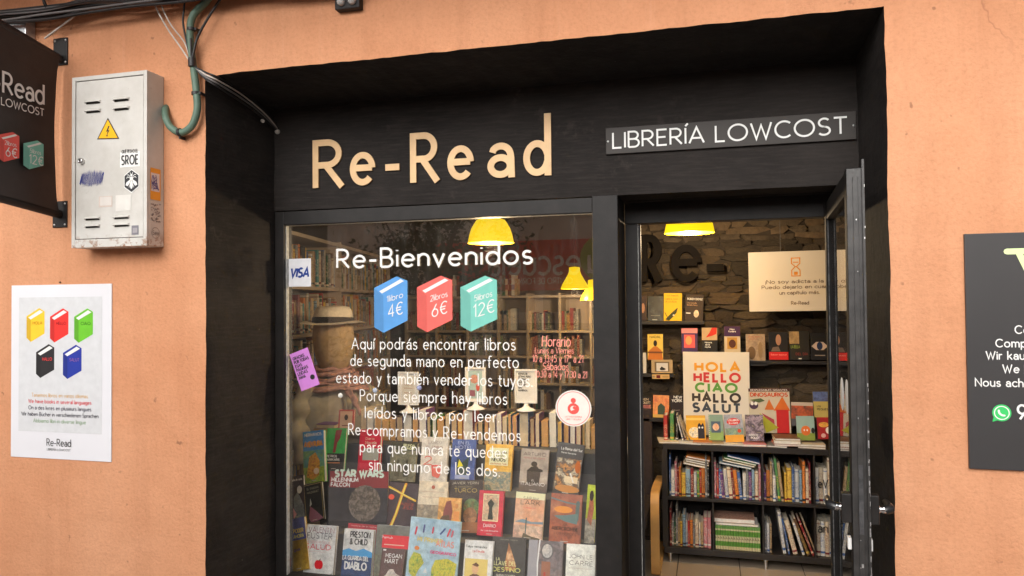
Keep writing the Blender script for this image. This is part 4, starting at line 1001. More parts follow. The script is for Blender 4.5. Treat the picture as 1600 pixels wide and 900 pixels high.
row(cx[2]+.014, cx[3]-.003, bzm, BY+.03, .17, .27, None, 'upper right cubby of black bookcase', GB, dep=.2, leans=((4, 7, -6),), names=['purple', 'orange', 'tan', 'white', 'grey', 'green', 'tan', 'yellow', 'yellow', 'blue', 'white', 'pale blue', 'orange', 'cream', 'dark red'],
    widths=[.014, .022, .014, .018, .012, .016, .018, .014, .028, .014, .026, .016, .018, .018, .012], hs=[.175, .19, .245, .16, .255, .265, .24, .18, .21, .22, .205, .2, .255, .21, .25])
row(cx[3]+.014, cx[4]-.003, bzm, BY+.03, .21, .29, None, 'far right upper cubby, black bookcase', GB, dep=.2, names=['white', 'cream', 'white', 'cream', 'white', 'tan'], widths=[.022], hs=[.22, .222, .22, .29, .22])
row(cx[0]+.034, cx[1]-.003, bz0, BY+.03, .15, .26, None, 'lower left cubby of black bookcase', GB, dep=.2, names=['dark red', 'grey', 'dark green', 'grey', 'tan', 'yellow', 'pale blue', 'white', 'red', 'orange', 'grey', 'cream', 'white', 'tan', 'pink', 'pink', 'dark red', 'green'],
    widths=[.012, .012, .012, .012, .012, .014, .020, .010, .014, .018, .012, .022, .010, .018, .024, .022, .024, .010], hs=[.24, .17, .15, .255, .18, .16, .2, .17, .165, .17, .16, .18, .16, .16, .19, .195, .195, .22])
# set of green and cream volumes
gset = MB()
GV = [spine_mat('green_cream_volume', (.12, .30, .06), (.60, .52, .30), 3)]
m_, t_, b_ = nodes('green_banded_spine'); tc_ = t_.nodes.new('ShaderNodeTexCoord'); sp_ = t_.nodes.new('ShaderNodeSeparateXYZ'); t_.links.new(tc_.outputs['Generated'], sp_.inputs[0])
v_ = coords(t_); nz = noise(t_, v_, 120, 2)
c_ = ramp(t_, sp_.outputs[2], [(0, (.60, .52, .30)), (.14, (.10, .27, .04)), (.34, (.60, .54, .34)), (.58, (.10, .27, .04)), (.80, (.58, .52, .32)), (.86, (.14, .30, .08))], 'CONSTANT')
msk = math_(t_, 'MULTIPLY', ramp(t_, nz, [(.5, 0.0), (.56, .8)]), ramp(t_, sp_.outputs[2], [(0, 0.0), (.36, 1.0), (.56, 0.0)], 'CONSTANT'))
t_.links.new(mix(t_, msk, c_, (.06, .05, .03)), b_.inputs['Base Color']); b_.inputs['Roughness'].default_value = .5
x = cx[1]+.016; i = 0; q = MB(); shelf_book(q, .0155, .150, .12, m_, PAPERW); me_ = None
while x+.0155 < cx[2]-.003:
    o = q.build('volume') if me_ is None else bpy.data.objects.new('volume', me_)
    if me_ is None: me_ = o.data
    else: C.objects.link(o)
    o.location = (x, BY+.035, bz0); x += .0162; i += 1
    tag(o, 'green and cream volume, %s from the left in the uniform set, lower middle cubby' % ordw(i), 'book', 'uniform green and cream volumes')
row(cx[2]+.014, cx[2]+.075, bz0, BY+.03, .16, .2, None, 'lower right cubby of black bookcase', GB, dep=.2, names=['grey', 'white', 'tan', 'pink'], widths=[.012, .016, .012, .018], hs=[.2, .185, .18, .17])
# leaning thin picture books
for k, (px, h, w, col, dg) in enumerate(((1229, .26, .020, 'white', -7), (1235, .22, .012, 'blue', -10), (1247, .21, .028, 'cream', -14), (1258, .20, .016, 'white', -16), (1266, .23, .018, 'brown', -20), (1273, .22, .014, 'dark red', -21), (1278, .225, .010, 'tan', -20))):
    q = MB(); shelf_book(q, w, h, .2, SP[col][0]); o = q.build('book'); xx = AY(px, 862, BY+.03).x
    o.location = (xx-w, BY+.03, bz0+.001); o.rotation_euler.y = rad(dg)
    tag(o, '%s thin book leaning left, %s leaning one in the lower right cubby' % (col, ordw(k+1)), 'book', GB)
row(cx[3]+.016, cx[4]-.003, bz0, BY+.03, .2, .26, None, 'far right lower cubby, black bookcase', GB, dep=.2, names=['cream', 'white', 'cream', 'white'], widths=[.024], hs=[.215])
for s, cxp, cyb, wd, cp in (('eV', 1286, 762, .055, .05), ('an', 1286, 832, .055, .055)):
    p = AY(cxp, cyb, BY+.028); q = MB(); text(q, s, p.x, p.z, cp, BLACKVINYL, width=wd, weight=.13, align='c', lay=0, seg=20)
    o = q.build('spine_lettering', bc); o.location.y = BY+.027
# flat piles in the cubbies
def flat(x, y, z, w, d, h, col, tilt, label, rz=0, m=None, pages=PAPERW, cat='book'):
    q = MB(); c = m or SP[col][0]
    q.box(-w/2, w/2, 0, d, 0, .002, c); q.box(-w/2, w/2, 0, d, h-.002, h, c); q.box(-w/2, w/2, d-.003, d, .002, h-.002, c); q.box(-w/2+.003, w/2-.003, .002, d-.003, .002, h-.002, pages)
    o = q.build('book', loc=(x, y, z)); o.rotation_euler = (0, rad(tilt), rad(rz)); return tag(o, label, cat)
for k, (col, dx, dz, t) in enumerate((('cream', 0, 0, 10), ('brown', .015, .014, 10), ('tan', .012, .028, 9), ('orange', .02, .043, 9))):
    flat(-.10+dx, BY+.04, bzm+.195+dz, .15, .18, .012, col, t, '%s book lying flat in the pile, %s from bottom, upper left cubby' % (col, ordw(k+1)))
for k, (col, dx, dz, t) in enumerate((('pale blue', -.02, 0, 9), ('tan', 0, .014, 10), ('green', .01, .027, 11), ('blue', .03, .040, 12))):
    flat(.17+dx, BY+.04, bzm+.205+dz, .2, .18, .011, col, t, '%s book lying tilted in the pile, %s from bottom, upper middle cubby' % (col, ordw(k+1)))
flat(.155, BY+.04, bz0+.153, .26, .18, .012, 'white', 0, 'white book lying on top of the uniform green volumes')
flat(.14, BY+.05, bz0+.167, .25, .18, .026, 'red', 0, 'red patterned box book lying above the green volumes', m=patch([(.25, .04, .03), (.55, .35, .25), (.35, .05, .05)], 40, 2))

GAIN = [1.0]
# ------------------------------------------------------------------ books standing face-out
def face_book(TL, TR, BL, Y, dy, thick, art, label, cover=(.1, .1, .1), pages=PAPERW, group=None, name='book', hard=False, cat='book'):
    """book whose front cover spans the given photo corners on a board leaning back by dy"""
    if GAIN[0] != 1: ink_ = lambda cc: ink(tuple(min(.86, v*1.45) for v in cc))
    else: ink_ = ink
    bl = AY(BL[0], BL[1], Y); tl = AY(TL[0], TL[1], Y+dy); tr = AY(TR[0], TR[1], Y+dy)
    ux = (tr-tl); w = ux.length; ux.normalize(); uz = tl-bl; uz -= ux*uz.dot(ux); h = uz.length; uz.normalize(); n = uz.cross(ux)
    mat = Matrix((ux, n, uz)).transposed().to_4x4(); mat.translation = bl
    e = empty(name, label, cat, group, mat=mat)
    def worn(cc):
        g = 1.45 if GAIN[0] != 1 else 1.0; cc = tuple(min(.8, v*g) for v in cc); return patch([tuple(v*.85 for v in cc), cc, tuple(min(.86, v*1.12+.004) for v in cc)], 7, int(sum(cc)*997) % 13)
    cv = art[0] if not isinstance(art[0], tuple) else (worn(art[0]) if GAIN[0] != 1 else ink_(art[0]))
    cm = cv if not isinstance(cover, tuple) else ink_(cover)
    q = MB(); b = .002
    q.box(0, w, 0, b, 0, h, cv); q.box(0, w, thick-b, thick, 0, h, cm); q.box(0, b, b, thick-b, 0, h, cm); q.build('cover', e)
    q = MB(); q.box(b, w-.003, b, thick-b, .003, h-.003, pages); q.build('pages', e)
    q = MB(); lay = .0004
    for s in art[1:]:
        k = s[0]; lay += .00022
        def mm(c): return c if not isinstance(c, tuple) else ink_(c)
        if k == 'r': prect(q, s[1]*w, s[2]*h, s[3]*w, s[4]*h, mm(s[5]), lay)
        elif k == 'e': pell(q, s[1]*w, s[2]*h, s[3]*w, s[4]*h, mm(s[5]), lay, 20)
        elif k == 'p': ppoly(q, [(a*w, c*h) for a, c in s[1]], mm(s[2]), lay)
        elif k == 'l': stroke_poly(q, [(a*w, c*h) for a, c in s[1]], s[2]*w, lay, mm(s[3]), rnd=True)
        elif k == 't':                                     # text, centre x, baseline, cap height, width, colour, weight
            text(q, s[1], s[2]*w, s[3]*h, s[4]*h, mm(s[6]), width=s[5]*w, weight=(s[7] if len(s) > 7 else .15), align='c', lay=lay, seg=12); lay += .0004
    if GAIN[0] != 1 and max(w, h) > .1:
        prect(q, w*.38, h*.035, w*.62, h*.05, ink((.5, .46, .4)), lay+.0003)
    if q.v: q.build('cover_print', e)
    return e
WH, BK, CR = (.74, .73, .70), (.02, .02, .02), (.66, .58, .44)
RD = (.52, .03, .035); GD = (.62, .46, .18)
def person(cx, y0, h, w, c, hc=None):      # plain printed silhouette
    return [('e', cx, y0+h*.86, w*.22, h*.12, hc or c), ('p', [(cx-w*.45, y0), (cx-w*.5, y0+h*.55), (cx-w*.2, y0+h*.74), (cx+w*.2, y0+h*.74), (cx+w*.5, y0+h*.55), (cx+w*.42, y0)], c)]
Y1, Y2, Y3 = .64, .82, 1.02
LN = .055
D = 'display books in the shop window'
B = []
GAIN = [1.0]
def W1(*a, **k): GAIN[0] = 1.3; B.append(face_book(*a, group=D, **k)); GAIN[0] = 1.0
# upper row
W1((467, 676), (499, 672), (475, 756), Y3-.05, LN, .03, [S('3A78B4'), ('r', 0, 0, 1, .32, patch([S('3F8A3A'), S('A8C048'), S('2E6E40')], 40, 1)), ('r', .0, .3, 1, .62, patch([S('4C94B8'), S('7EB05A')], 30, 4)), ('t', 'HERMANOS', .5, .90, .055, .8, WH, .2), ('t', 'AVENTURA', .5, .70, .09, .86, S('F08A2E'), .28),
    ('p', [(.15, .12), (.3, .5), (.6, .58), (.8, .4), (.75, .14), (.45, .06)], patch([S('B0302A'), S('E8B040'), S('7A2A20')], 50, 6)), ('e', .62, .22, .13, .06, S('E8B8A0'))], 'green and blue children comic, leftmost book of the upper display row', cover=S('3FA040'))
W1((510, 669), (540, 669), (506, 735), Y3, LN, .022, [S('2E8A42'), ('r', 0, 0, 1, .40, S('161616')), ('p', [(.45, .95), (.78, .97), (.7, .75), (.58, .66), (.52, .42), (.38, .42), (.42, .68)], S('7A2A2E')), ('t', 'PETROS', .36, .31, .05, .5, WH, .2), ('t', 'MARKARIS', .42, .23, .05, .68, WH, .2), ('r', .05, .17, .8, .19, S('B06A30'))], 'green and black paperback with a raised hand on its cover', cover=S('2E8A42'))
W1((560, 671), (593, 671), (558, 738), Y3, LN, .026, [S('A8142E'), ('r', .1, .08, .92, .85, S('B51E38')), ('r', .2, .28, .95, .56, S('8E8E86')), ('t', 'Novela', .55, .66, .06, .5, CR, .12), ('t', 'Diario', .5, .76, .05, .4, CR, .12)], 'crimson paperback with a grey picture panel in the upper display row', cover=S('A8142E'))
W1((608, 690), (648, 692), (606, 751), Y3, LN, .016, [patch([S('8E8A70'), S('6E6A52'), S('A8A488')], 12, 3), ('r', 0, .8, 1, 1, S('3A3A30')), ('t', 'BELINDA', .68, .90, .055, .42, S('F0E2A0'), .2), ('t', 'ALEXANDRA', .64, .82, .055, .52, S('F0E2A0'), .2)]+person(.32, .12, .44, .22, S('4A4636'))+person(.66, .12, .44, .22, S('3A382C')), 'olive grey novel with two walking figures on its cover', cover=S('7C7860'))
W1((657, 682), (698, 683), (655, 752), Y3, LN, .018, [S('BEB8B0'), ('t', 'EDUARDO', .5, .84, .07, .5, S('8E8A86'), .1), ('t', 'EL LIBRO', .5, .73, .06, .6, S('7A5A56'), .14), ('t', 'DE LOS', .5, .64, .06, .44, S('7A5A56'), .14), ('t', '2', .28, .38, .18, .28, S('C8685A'), .12), ('l', [(.45, .35), (.78, .36), (.72, .12), (.5, .14), (.45, .35)], .05, S('C8504A')), ('p', [(.5, .12), (.7, .08), (.78, .16), (.74, .3), (.5, .3)], S('CC6A5E'))], 'pale grey book with salmon red number and drawing', cover=S('BEB8B0'))
W1((706, 686), (743, 687), (703, 749), Y3, LN, .018, [patch([S('2E3C86'), S('3E56A0'), S('24306E')], 8, 3), ('t', 'EN EL', .5, .88, .07, .5, S('9AA4C8'), .14), ('t', 'HOTEL', .5, .76, .08, .7, S('9AA4C8'), .12), ('r', .2, .02, .8, .12, S('8A94B8')), ('p', [(.25, .12), (.25, .55), (.45, .42), (.75, .58), (.68, .12)], S('30403E')), ('p', [(.28, .3), (.34, .5), (.52, .34)], S('E0C030'))], 'deep blue paperback with a dark and yellow figure', cover=S('2E3C86'))
W1((758, 693), (800, 695), (755, 767), Y3, LN, .022, [S('E09A3A'), ('r', .15, .55, .85, .92, S('DCCBA8')), ('t', 'LA CONJURA', .5, .80, .045, .6, BK, .16), ('t', 'DE LOS', .5, .73, .045, .34, BK, .16), ('t', 'NECIOS', .5, .64, .06, .5, BK, .22), ('t', 'John Kennedy Toole', .5, .57, .035, .6, S('A05040'), .14), ('r', .02, .0, .98, .42, patch([S('8A9A88'), S('B8A888'), S('5E7A78'), S('C8B8A0')], 34, 2))], 'orange framed novel titled LA CONJURA DE LOS NECIOS', cover=S('E09A3A'))
W1((812, 700), (855, 703), (810, 767), Y3, LN, .018, [patch([S('B0A498'), S('9A8E84'), S('C4B8AC')], 5, 9), ('r', 0, 0, 1, .2, S('5A504C')), ('t', 'ARTURO', .5, .84, .075, .8, S('4A3E38'), .12), ('t', 'PÉREZ REVERTE', .5, .765, .035, .78, S('8A4A40'), .14)]+person(.5, .2, .52, .5, S('3A3430'))+[('l', [(.5, .62), (.66, .52), (.78, .5)], .09, S('3A3430')), ('t', 'EL', .5, .25, .035, .1, WH, .14), ('t', 'ITALIANO', .5, .15, .07, .84, WH, .12)], 'grey brown novel with a dark standing man, right part of upper row', cover=S('8E847A'))
W1((874, 690), (915, 696), (862, 770), Y3, LN, .020, [S('2A2422'), ('t', 'La Reina del Sur', .55, .86, .05, .8, S('D8D0C8'), .14), ('t', 'Pérez Reverte', .45, .79, .03, .56, S('D8D0C8'), .14), ('r', .05, .08, .97, .70, patch([S('2A2A30'), S('C88A3A'), S('3A3430'), S('D8C8A8'), S('4A5A70')], 26, 5)), ('e', .55, .12, .46, .07, S('B07A40')), ('r', .4, .24, .9, .36, S('C8B898')), ('l', [(.6, .42), (.75, .26)], .05, S('D8D4C8')), ('e', .85, .56, .1, .12, S('A85A24'))], 'dark tall novel with a gold and brown still life, right end of upper row', cover=S('2A2422'))
# middle row
W1((452, 745), (476, 741), (452, 812), Y2-.01, LN, .016, [S('3A2E30'), ('t', 'nada de nada', .55, .88, .05, .7, S('C8C0B8'), .18), ('p', [(.3, .0), (.35, .5), (.6, .62), (.95, .3), (1, 0)], patch([S('9AA4A8'), S('6E7478')], 20, 2)), ('e', .72, .66, .16, .09, S('E0CFC8')), ('p', [(.3, 0), (.28, .25), (.5, .1)], S('D08A90'))], 'dark book with a pale seated woman, left edge of the middle display row', cover=S('3A2E30'))
W1((479, 757), (508, 750), (478, 818), Y2-.02, LN, .018, [S('15130F'), ('l', [(.04, .03), (.04, .97), (.96, .97), (.96, .03)], .03, S('8A7A50')), ('t', 'EL ENIGMA', .5, .84, .05, .62, S('8A8470'), .14), ('t', 'MAZARAT', .5, .74, .05, .62, S('8A8470'), .14), ('p', [(.2, .1), (.3, .42), (.62, .25), (.95, .05), (.6, 0), (.3, 0)], S('7A4A5A')), ('p', [(.28, .4), (.34, .62), (.4, .45)], S('A8A8A0'))], 'black book with a thin gold frame and mauve cloth', cover=S('15130F'))
W1((513, 736), (604, 737), (511, 821), Y2-.035, LN, .014, [S('2E2E34'), ('r', 0, .70, 1, 1, S('7A2A2E')), ('t', 'STAR WARS', .5, .90, .115, .82, S('B8ECC0'), .34), ('t', 'MILLENNIUM', .26, .81, .065, .46, WH, .26), ('t', 'FALCON', .19, .72, .065, .32, WH, .26), ('e', .62, .42, .27, .33, patch([S('6E645C'), S('8A8078'), S('4E4640'), S('94887E')], 44, 7)), ('l', [(.62, .12), (.62, .72)], .006, S('4A423C')), ('l', [(.38, .42), (.86, .42)], .006, S('4A423C')), ('l', [(.44, .2), (.8, .64)], .005, S('4A423C')), ('l', [(.8, .2), (.44, .64)], .005, S('4A423C')), ('r', 0, 0, 1, .09, S('24242A'))], 'large dark book with pale green title and a grey disc, middle row', cover=S('2E2E34'))
W1((606, 752), (652, 756), (600, 822), Y2-.03, LN, .016, [S('2E1E26'), ('t', 'EL', .75, .58, .06, .12, S('8A3A2E'), .12), ('t', 'PUZZLE DE', .7, .50, .055, .42, S('A84830'), .12), ('t', 'JESUS', .72, .42, .06, .34, S('A84830'), .12), ('l', [(.22, 0), (.36, .3), (.44, .58), (.5, .78), (.58, .97)], .09, S('F08A1E')), ('l', [(.24, .0), (.46, .6), (.56, .94)], .035, S('FFE060')), ('l', [(.02, .88), (.25, .82), (.5, .74), (.95, .62)], .06, S('F2A01E')), ('l', [(.04, .86), (.5, .75), (.9, .64)], .02, S('FFE880')), ('e', .14, .66, .10, .06, S('E0503A'))], 'dark purple book with a burning yellow orange cross', cover=S('2E1E26'))
W1((655, 751), (700, 753), (650, 818), Y2-.02, LN, .020, [S('C8B8A4'), ('e', .5, .86, .06, .045, S('9A5040')), ('r', .1, .745, .9, .76, S('B09A88')), ('r', .15, .62, .85, .635, S('B09A88')), ('r', 0, .0, 1, .45, patch([S('B8A894'), S('8E8270'), S('C8BCA8')], 18, 8))], 'cream paperback with a faded landscape cover', cover=S('C8B8A4'))
W1((702, 750), (755, 750), (700, 832), Y2-.005, LN, .022, [S('3A3230'), ('t', 'JAVIER YERIN', .48, .92, .045, .78, S('C0B8A8'), .12), ('t', 'EL MANUSCRITO', .44, .855, .03, .5, S('9A8E70'), .12), ('t', 'TURCO', .5, .765, .07, .66, S('B8A25A'), .12), ('e', .68, .48, .24, .17, patch([S('4A6A4A'), S('6E8A58'), S('8A4A30')], 30, 2)), ('e', .64, .32, .2, .16, patch([S('B88A60'), S('8A5A3A')], 16, 3)), ('p', [(.3, 0), (.4, .2), (.9, .2), (1, 0)], S('8A5A3A'))], 'dark brown book reading TURCO with a green headscarf', cover=S('3A3230'))
W1((690, 777), (725, 779), (683, 818), Y1+.12, .03, .012, [patch([S('E0B468'), S('D89A50'), S('E8C888')], 12, 5), ('p', [(.2, .1), (.25, .5), (.35, .85), (.55, .9), (.65, .5), (.6, .1)], S('7A4440')), ('p', [(.0, 0), (.2, .3), (.5, .35), (.6, 0)], S('5A4434')), ('e', .82, .7, .07, .1, S('B87A48')), ('r', .7, .1, .95, .5, S('D0864A'))], 'small ochre booklet with purple brown figures, in front of the cream one', cover=S('D8A860'))
W1((754, 766), (792, 768), (745, 836), Y2-.03, LN, .022, [S('B21E34'), ('r', .18, .32, .82, .93, S('D8C8A0')), ('r', .20, .34, .80, .91, patch([S('B8C0A8'), S('D8B090'), S('98A890')], 22, 3)), ('p', [(.4, .36), (.44, .62), (.36, .72), (.5, .82), (.64, .72), (.56, .62), (.62, .36)], S('2E3430')), ('t', 'DIARIO', .5, .19, .065, .5, WH, .14), ('t', 'Sor Lucía Benavente', .5, .10, .03, .7, WH, .14)], 'red framed book reading DIARIO with a dark robed figure', cover=S('B21E34'))
W1((809, 768), (854, 772), (801, 841), Y2-.02, LN, .018, [patch([S('E8C4A0'), S('E0A078'), S('ECD8C0')], 5, 2), ('r', 0, .86, 1, 1, S('E8D4A8')), ('t', 'SARAH', .52, .84, .065, .5, S('4A4434'), .12), ('t', 'LARK', .52, .74, .09, .66, S('3A3A30'), .12), ('t', 'La llamada del', .5, .66, .03, .4, S('C05A50'), .14), ('p', [(.02, .36), (.3, .43), (.6, .38), (1, .40), (1, .35), (.5, .34)], S('6E8490')), ('r', .0, .0, 1, .3, patch([S('E0A890'), S('D8B8A0'), S('E8C8B0')], 14, 6)), ('l', [(.42, .1), (.42, .45)], .04, S('4A5A58')), ('p', [(.3, .0), (.35, .14), (.6, .08), (.9, .05), (1, 0)], S('5A5040'))], 'sunset coloured novel with a lake horizon in the middle row', cover=S('E8C4A0'))
W1((861, 770), (909, 774), (857, 847), Y2-.02, LN, .022, [patch([S('B8663A'), S('A04E2C'), S('C88458')], 10, 4), ('l', [(.02, .90), (.5, .83), (.92, .80)], .05, S('5A6A6A')), ('l', [(.88, .84), (.86, .5)], .12, S('4E5E5E')), ('p', [(.12, .55), (.5, .57), (.9, .62), (.88, .40), (.5, .44), (.25, .5)], S('5A7272')), ('e', .42, .68, .3, .07, S('D8843A')), ('t', 'JOE', .5, .36, .04, .16, S('3A2418'), .16), ('t', 'ABERCROMBIE', .5, .265, .065, .84, S('3A2418'), .18), ('t', 'LOS HÉROES', .52, .175, .045, .7, S('5A3420'), .16)], 'rust orange book with a steel axe on its cover', cover=S('A04E2C'))
W1((915, 757), (931, 759), (912, 848), Y2+.04, .03, .016, [S('A8B838'), ('r', 0, 0, 1, .42, patch([S('C8C0B0'), S('A8A090')], 20, 4)), ('p', [(.15, .4), (.3, .8), (.55, .86), (.75, .6), (.6, .3)], patch([S('D09070'), S('C05A3A')], 20, 1)), ('e', .45, .82, .2, .09, S('2A1A16'))], 'lime green book with a dark haired woman, at the right window edge', cover=S('A8B838'))
# bottom row
W1((453, 812), (484, 805), (452, 895), Y1-.02, LN, .02, [patch([S('C09A38'), S('A88430'), S('D0AC48')], 8, 6), ('r', 0, .58, 1, 1, patch([S('4A4E90'), S('5A60A0'), S('3A3E78')], 12, 2)), ('t', 'EL PODER', .55, .72, .07, .7, S('C8B050'), .22), ('t', 'DEL AHORA', .5, .62, .06, .8, S('D8C070'), .22), ('t', 'guia', .5, .38, .05, .3, S('5A4A70'), .2)], 'blue over mustard yellow book, left end of the lowest display row', cover=S('C09A38'))
W1((487, 820), (533, 823), (472, 912), Y1-.02, LN, .022, [S('D8D6D2'), ('t', 'VALENTÍN', .5, .88, .085, .86, S('7A4450'), .10), ('t', 'FUSTER', .46, .775, .095, .84, S('4A4450'), .10), ('t', 'LA CIENCIA DE LA', .42, .70, .035, .8, S('D89A9A'), .12), ('t', 'SALUD', .44, .595, .085, .86, S('C8404E'), .12), ('r', .1, .55, .7, .555, S('C8A8A8')), ('e', .47, .34, .10, .075, S('D8101E')), ('e', .55, .34, .10, .075, S('D8101E')), ('l', [(.5, .40), (.56, .44)], .02, S('5A1A1A')), ('p', [(.6, .1), (.92, .0), (1, .22)], S('8E8C8A'))], 'white book with a red apple in the lowest display row', cover=S('D8D6D2'))
W1((541, 817), (590, 821), (536, 900), Y1+.03, LN, .014, [S('9A2A38'), ('t', 'Historia de la noche', .5, .95, .025, .8, S('D8A8A0'), .16)], 'dark red book peeping above the white and navy one', cover=S('9A2A38'))
W1((542, 826), (588, 829), (531, 915), Y1-.02, LN, .022, [S('D6D4CE'), ('r', 0, 0, 1, .56, patch([S('1E3A6E'), S('24487E'), S('16284E')], 6, 1)), ('p', [(0, .52), (0, .62), (.2, .66), (.45, .62), (.7, .67), (1, .61), (1, .52)], S('3E8EC4')), ('t', 'PRESTON', .56, .86, .095, .66, S('2A2A2E'), .2), ('t', '& CHILD', .52, .735, .095, .58, S('2A2A2E'), .2), ('t', 'LA GUARIDA DEL', .46, .46, .07, .86, WH, .2), ('t', 'DIABLO', .48, .30, .12, .72, WH, .22), ('r', .1, .04, .9, .1, S('34609A'))], 'white paperback with bold black capitals over a navy lower half', cover=S('D6D4CE'))
W1((591, 820), (647, 824), (582, 912), Y1, LN, .02, [patch([S('8A8E90'), S('74766E'), S('9AA09E')], 6, 7), ('r', .18, .62, .96, .84, S('E0303A')), ('t', 'Pamuk', .32, .78, .04, .3, WH, .14), ('r', .24, .67, .8, .685, S('F0B0A0')), ('r', 0, 0, 1, .5, patch([S('5E6458'), S('7A7A68'), S('8E8E84')], 20, 3))], 'grey misty book with a bright red title panel', cover=S('8A8E90'))
W1((600, 856), (635, 859), (590, 915), Y1-.055, LN, .018, [patch([S('4A2A28'), S('5A302C'), S('3A201E')], 9, 4), ('r', .05, .93, .18, .97, WH), ('t', 'MEGAN', .54, .76, .10, .72, S('E8DCD4'), .14), ('t', 'HART', .48, .61, .11, .58, S('E8DCD4'), .14), ('p', [(.05, 0), (.12, .2), (.3, .3), (.42, .45), (.6, .46), (.72, .36), (.92, .3), (1, 0)], patch([S('E0D4CC'), S('C8B8B0')], 20, 2))], 'brown paperback with white petals in front of the grey misty book', cover=S('4A2A28'))
W1((659, 809), (738, 818), (632, 915), Y1-.06, LN, .012, [patch([S('A8C8DC'), S('B8D4E4'), S('90B8D4')], 6, 3), ('t', 'MI PRIMER', .42, .66, .06, .5, S('D8B040'), .2), ('t', 'ATLAS', .72, .62, .08, .34, S('E08A80'), .22), ('t', 'GEOGRÁFICO', .7, .51, .035, .5, S('D03A70'), .28), ('p', [(.04, .36), (.12, .5), (.26, .48), (.34, .36), (.24, .24), (.18, .12), (.06, .2)], patch([S('8AB848'), S('D8D050'), S('60A050')], 50, 2)), ('p', [(.5, .30), (.56, .42), (.8, .46), (.98, .40), (.96, .24), (.8, .16), (.7, .2), (.6, .1), (.5, .16)], patch([S('A8C040'), S('E8D84A'), S('4E9A48')], 50, 3)), ('p', [(.24, .12), (.34, .1), (.3, 0), (.2, 0)], S('A8A048')), ('l', [(.12, .76), (.14, .86)], .03, S('C83A48')), ('l', [(.28, .80), (.29, .90)], .03, S('4A4A80')), ('l', [(.46, .80), (.47, .88)], .03, S('C04A58')), ('l', [(.62, .80), (.70, .88)], .03, S('3A4A80')), ('l', [(.76, .78), (.80, .88)], .03, S('D0404A')), ('l', [(.84, .78), (.86, .86)], .03, S('D8606A')), ('e', .18, .56, .05, .03, S('D87A40')), ('p', [(.34, .22), (.42, .22), (.39, .3)], WH)], 'large pale blue children atlas with a painted world map, tilted', cover=S('A8C8DC'))
W1((727, 843), (771, 846), (722, 912), Y1-.03, LN, .02, [S('DDD8C8'), ('t', 'Felipe Hernández', .42, .83, .05, .72, S('2A3A30'), .16), ('t', 'La Deuda', .5, .73, .055, .4, S('B84A48'), .16), ('r', .05, .0, .85, .58, S('E2B468')), ('p', [(.1, 0), (.25, .2), (.42, .26), (.62, .2), (.8, 0)], S('5A4034')), ('e', .43, .36, .12, .13, S('D8A078')), ('p', [(.3, .44), (.45, .5), (.56, .44), (.5, .4)], S('5A3A24')), ('p', [(.3, 0), (.4, .14), (.6, .12), (.7, 0)], S('90C838'))], 'cream novel titled La Deuda with a painted young man', cover=S('DDD8C8'))
W1((774, 838), (826, 841), (766, 912), Y1, LN, .022, [S('34302C'), ('t', 'novela negra', .5, .93, .03, .5, S('8A8478'), .14), ('p', [(.4, .3), (.42, .5), (.5, .88), (.6, .7), (.74, .42), (.72, .3)], patch([S('E0A068'), S('B8703A'), S('F0C898')], 16, 2)), ('t', 'LA', .2, .50, .06, .1, S('E8D890'), .14), ('t', 'LLAVE DEL', .42, .40, .085, .66, S('E8D890'), .14), ('t', 'DESTINO', .47, .27, .085, .8, S('E0CC70'), .15), ('t', 'GLENN COOPER', .45, .17, .04, .56, S('C8C0B0'), .18)], 'charcoal book titled LA LLAVE DEL DESTINO with an orange flame', cover=S('34302C'))
W1((828, 843), (881, 847), (823, 915), Y1-.01, LN, .022, [patch([S('8A7E80'), S('6E6062'), S('A89E9E')], 14, 8), ('r', 0, 0, .26, 1, S('8E8C92')), ('l', [(.3, 0), (.28, .5), (.32, 1)], .04, S('E0DCD8')), ('e', .55, .78, .19, .19, S('5A5658')), ('e', .55, .78, .15, .15, patch([S('A8A4A4'), S('D0CCC8')], 20, 2)), ('r', .4, 0, .66, .55, S('8A5A44')), ('l', [(.5, .3), (.5, 0)], .06, S('A8382A'))], 'silvery brown book with a round glass lens on its cover', cover=S('6E6062'))
W1((885, 849), (930, 852), (883, 915), Y1-.03, LN, .022, [S('CFC6BC'), ('t', 'JOHN LE', .5, .66, .09, .8, S('2E2A2A'), .10), ('t', 'CARRÉ', .52, .50, .10, .8, S('2E2A2A'), .10), ('r', .1, .42, .9, .43, S('A89A90'))], 'plain pale beige book with thin black capitals, right end of the lowest row', cover=S('CFC6BC'))

# stepped display stand
ds = empty('display_stand', 'stepped dark grey book display stand behind the window glass', 'display stand')
zs = (.44, .625, .805, .995)
for nm, a in (('step', (-1.94, -.47, .575, .73, .10, zs[0])), ('step', (-1.94, -.47, .73, .91, .10, zs[1])), ('step', (-1.94, -.47, .91, 1.11, .10, zs[2])), ('step', (-2.1, -.40, 1.11, 1.62, .10, zs[3]))):
    q = MB(); q.box(*a, STANDGREY); q.build(nm, ds, bevel=.004)

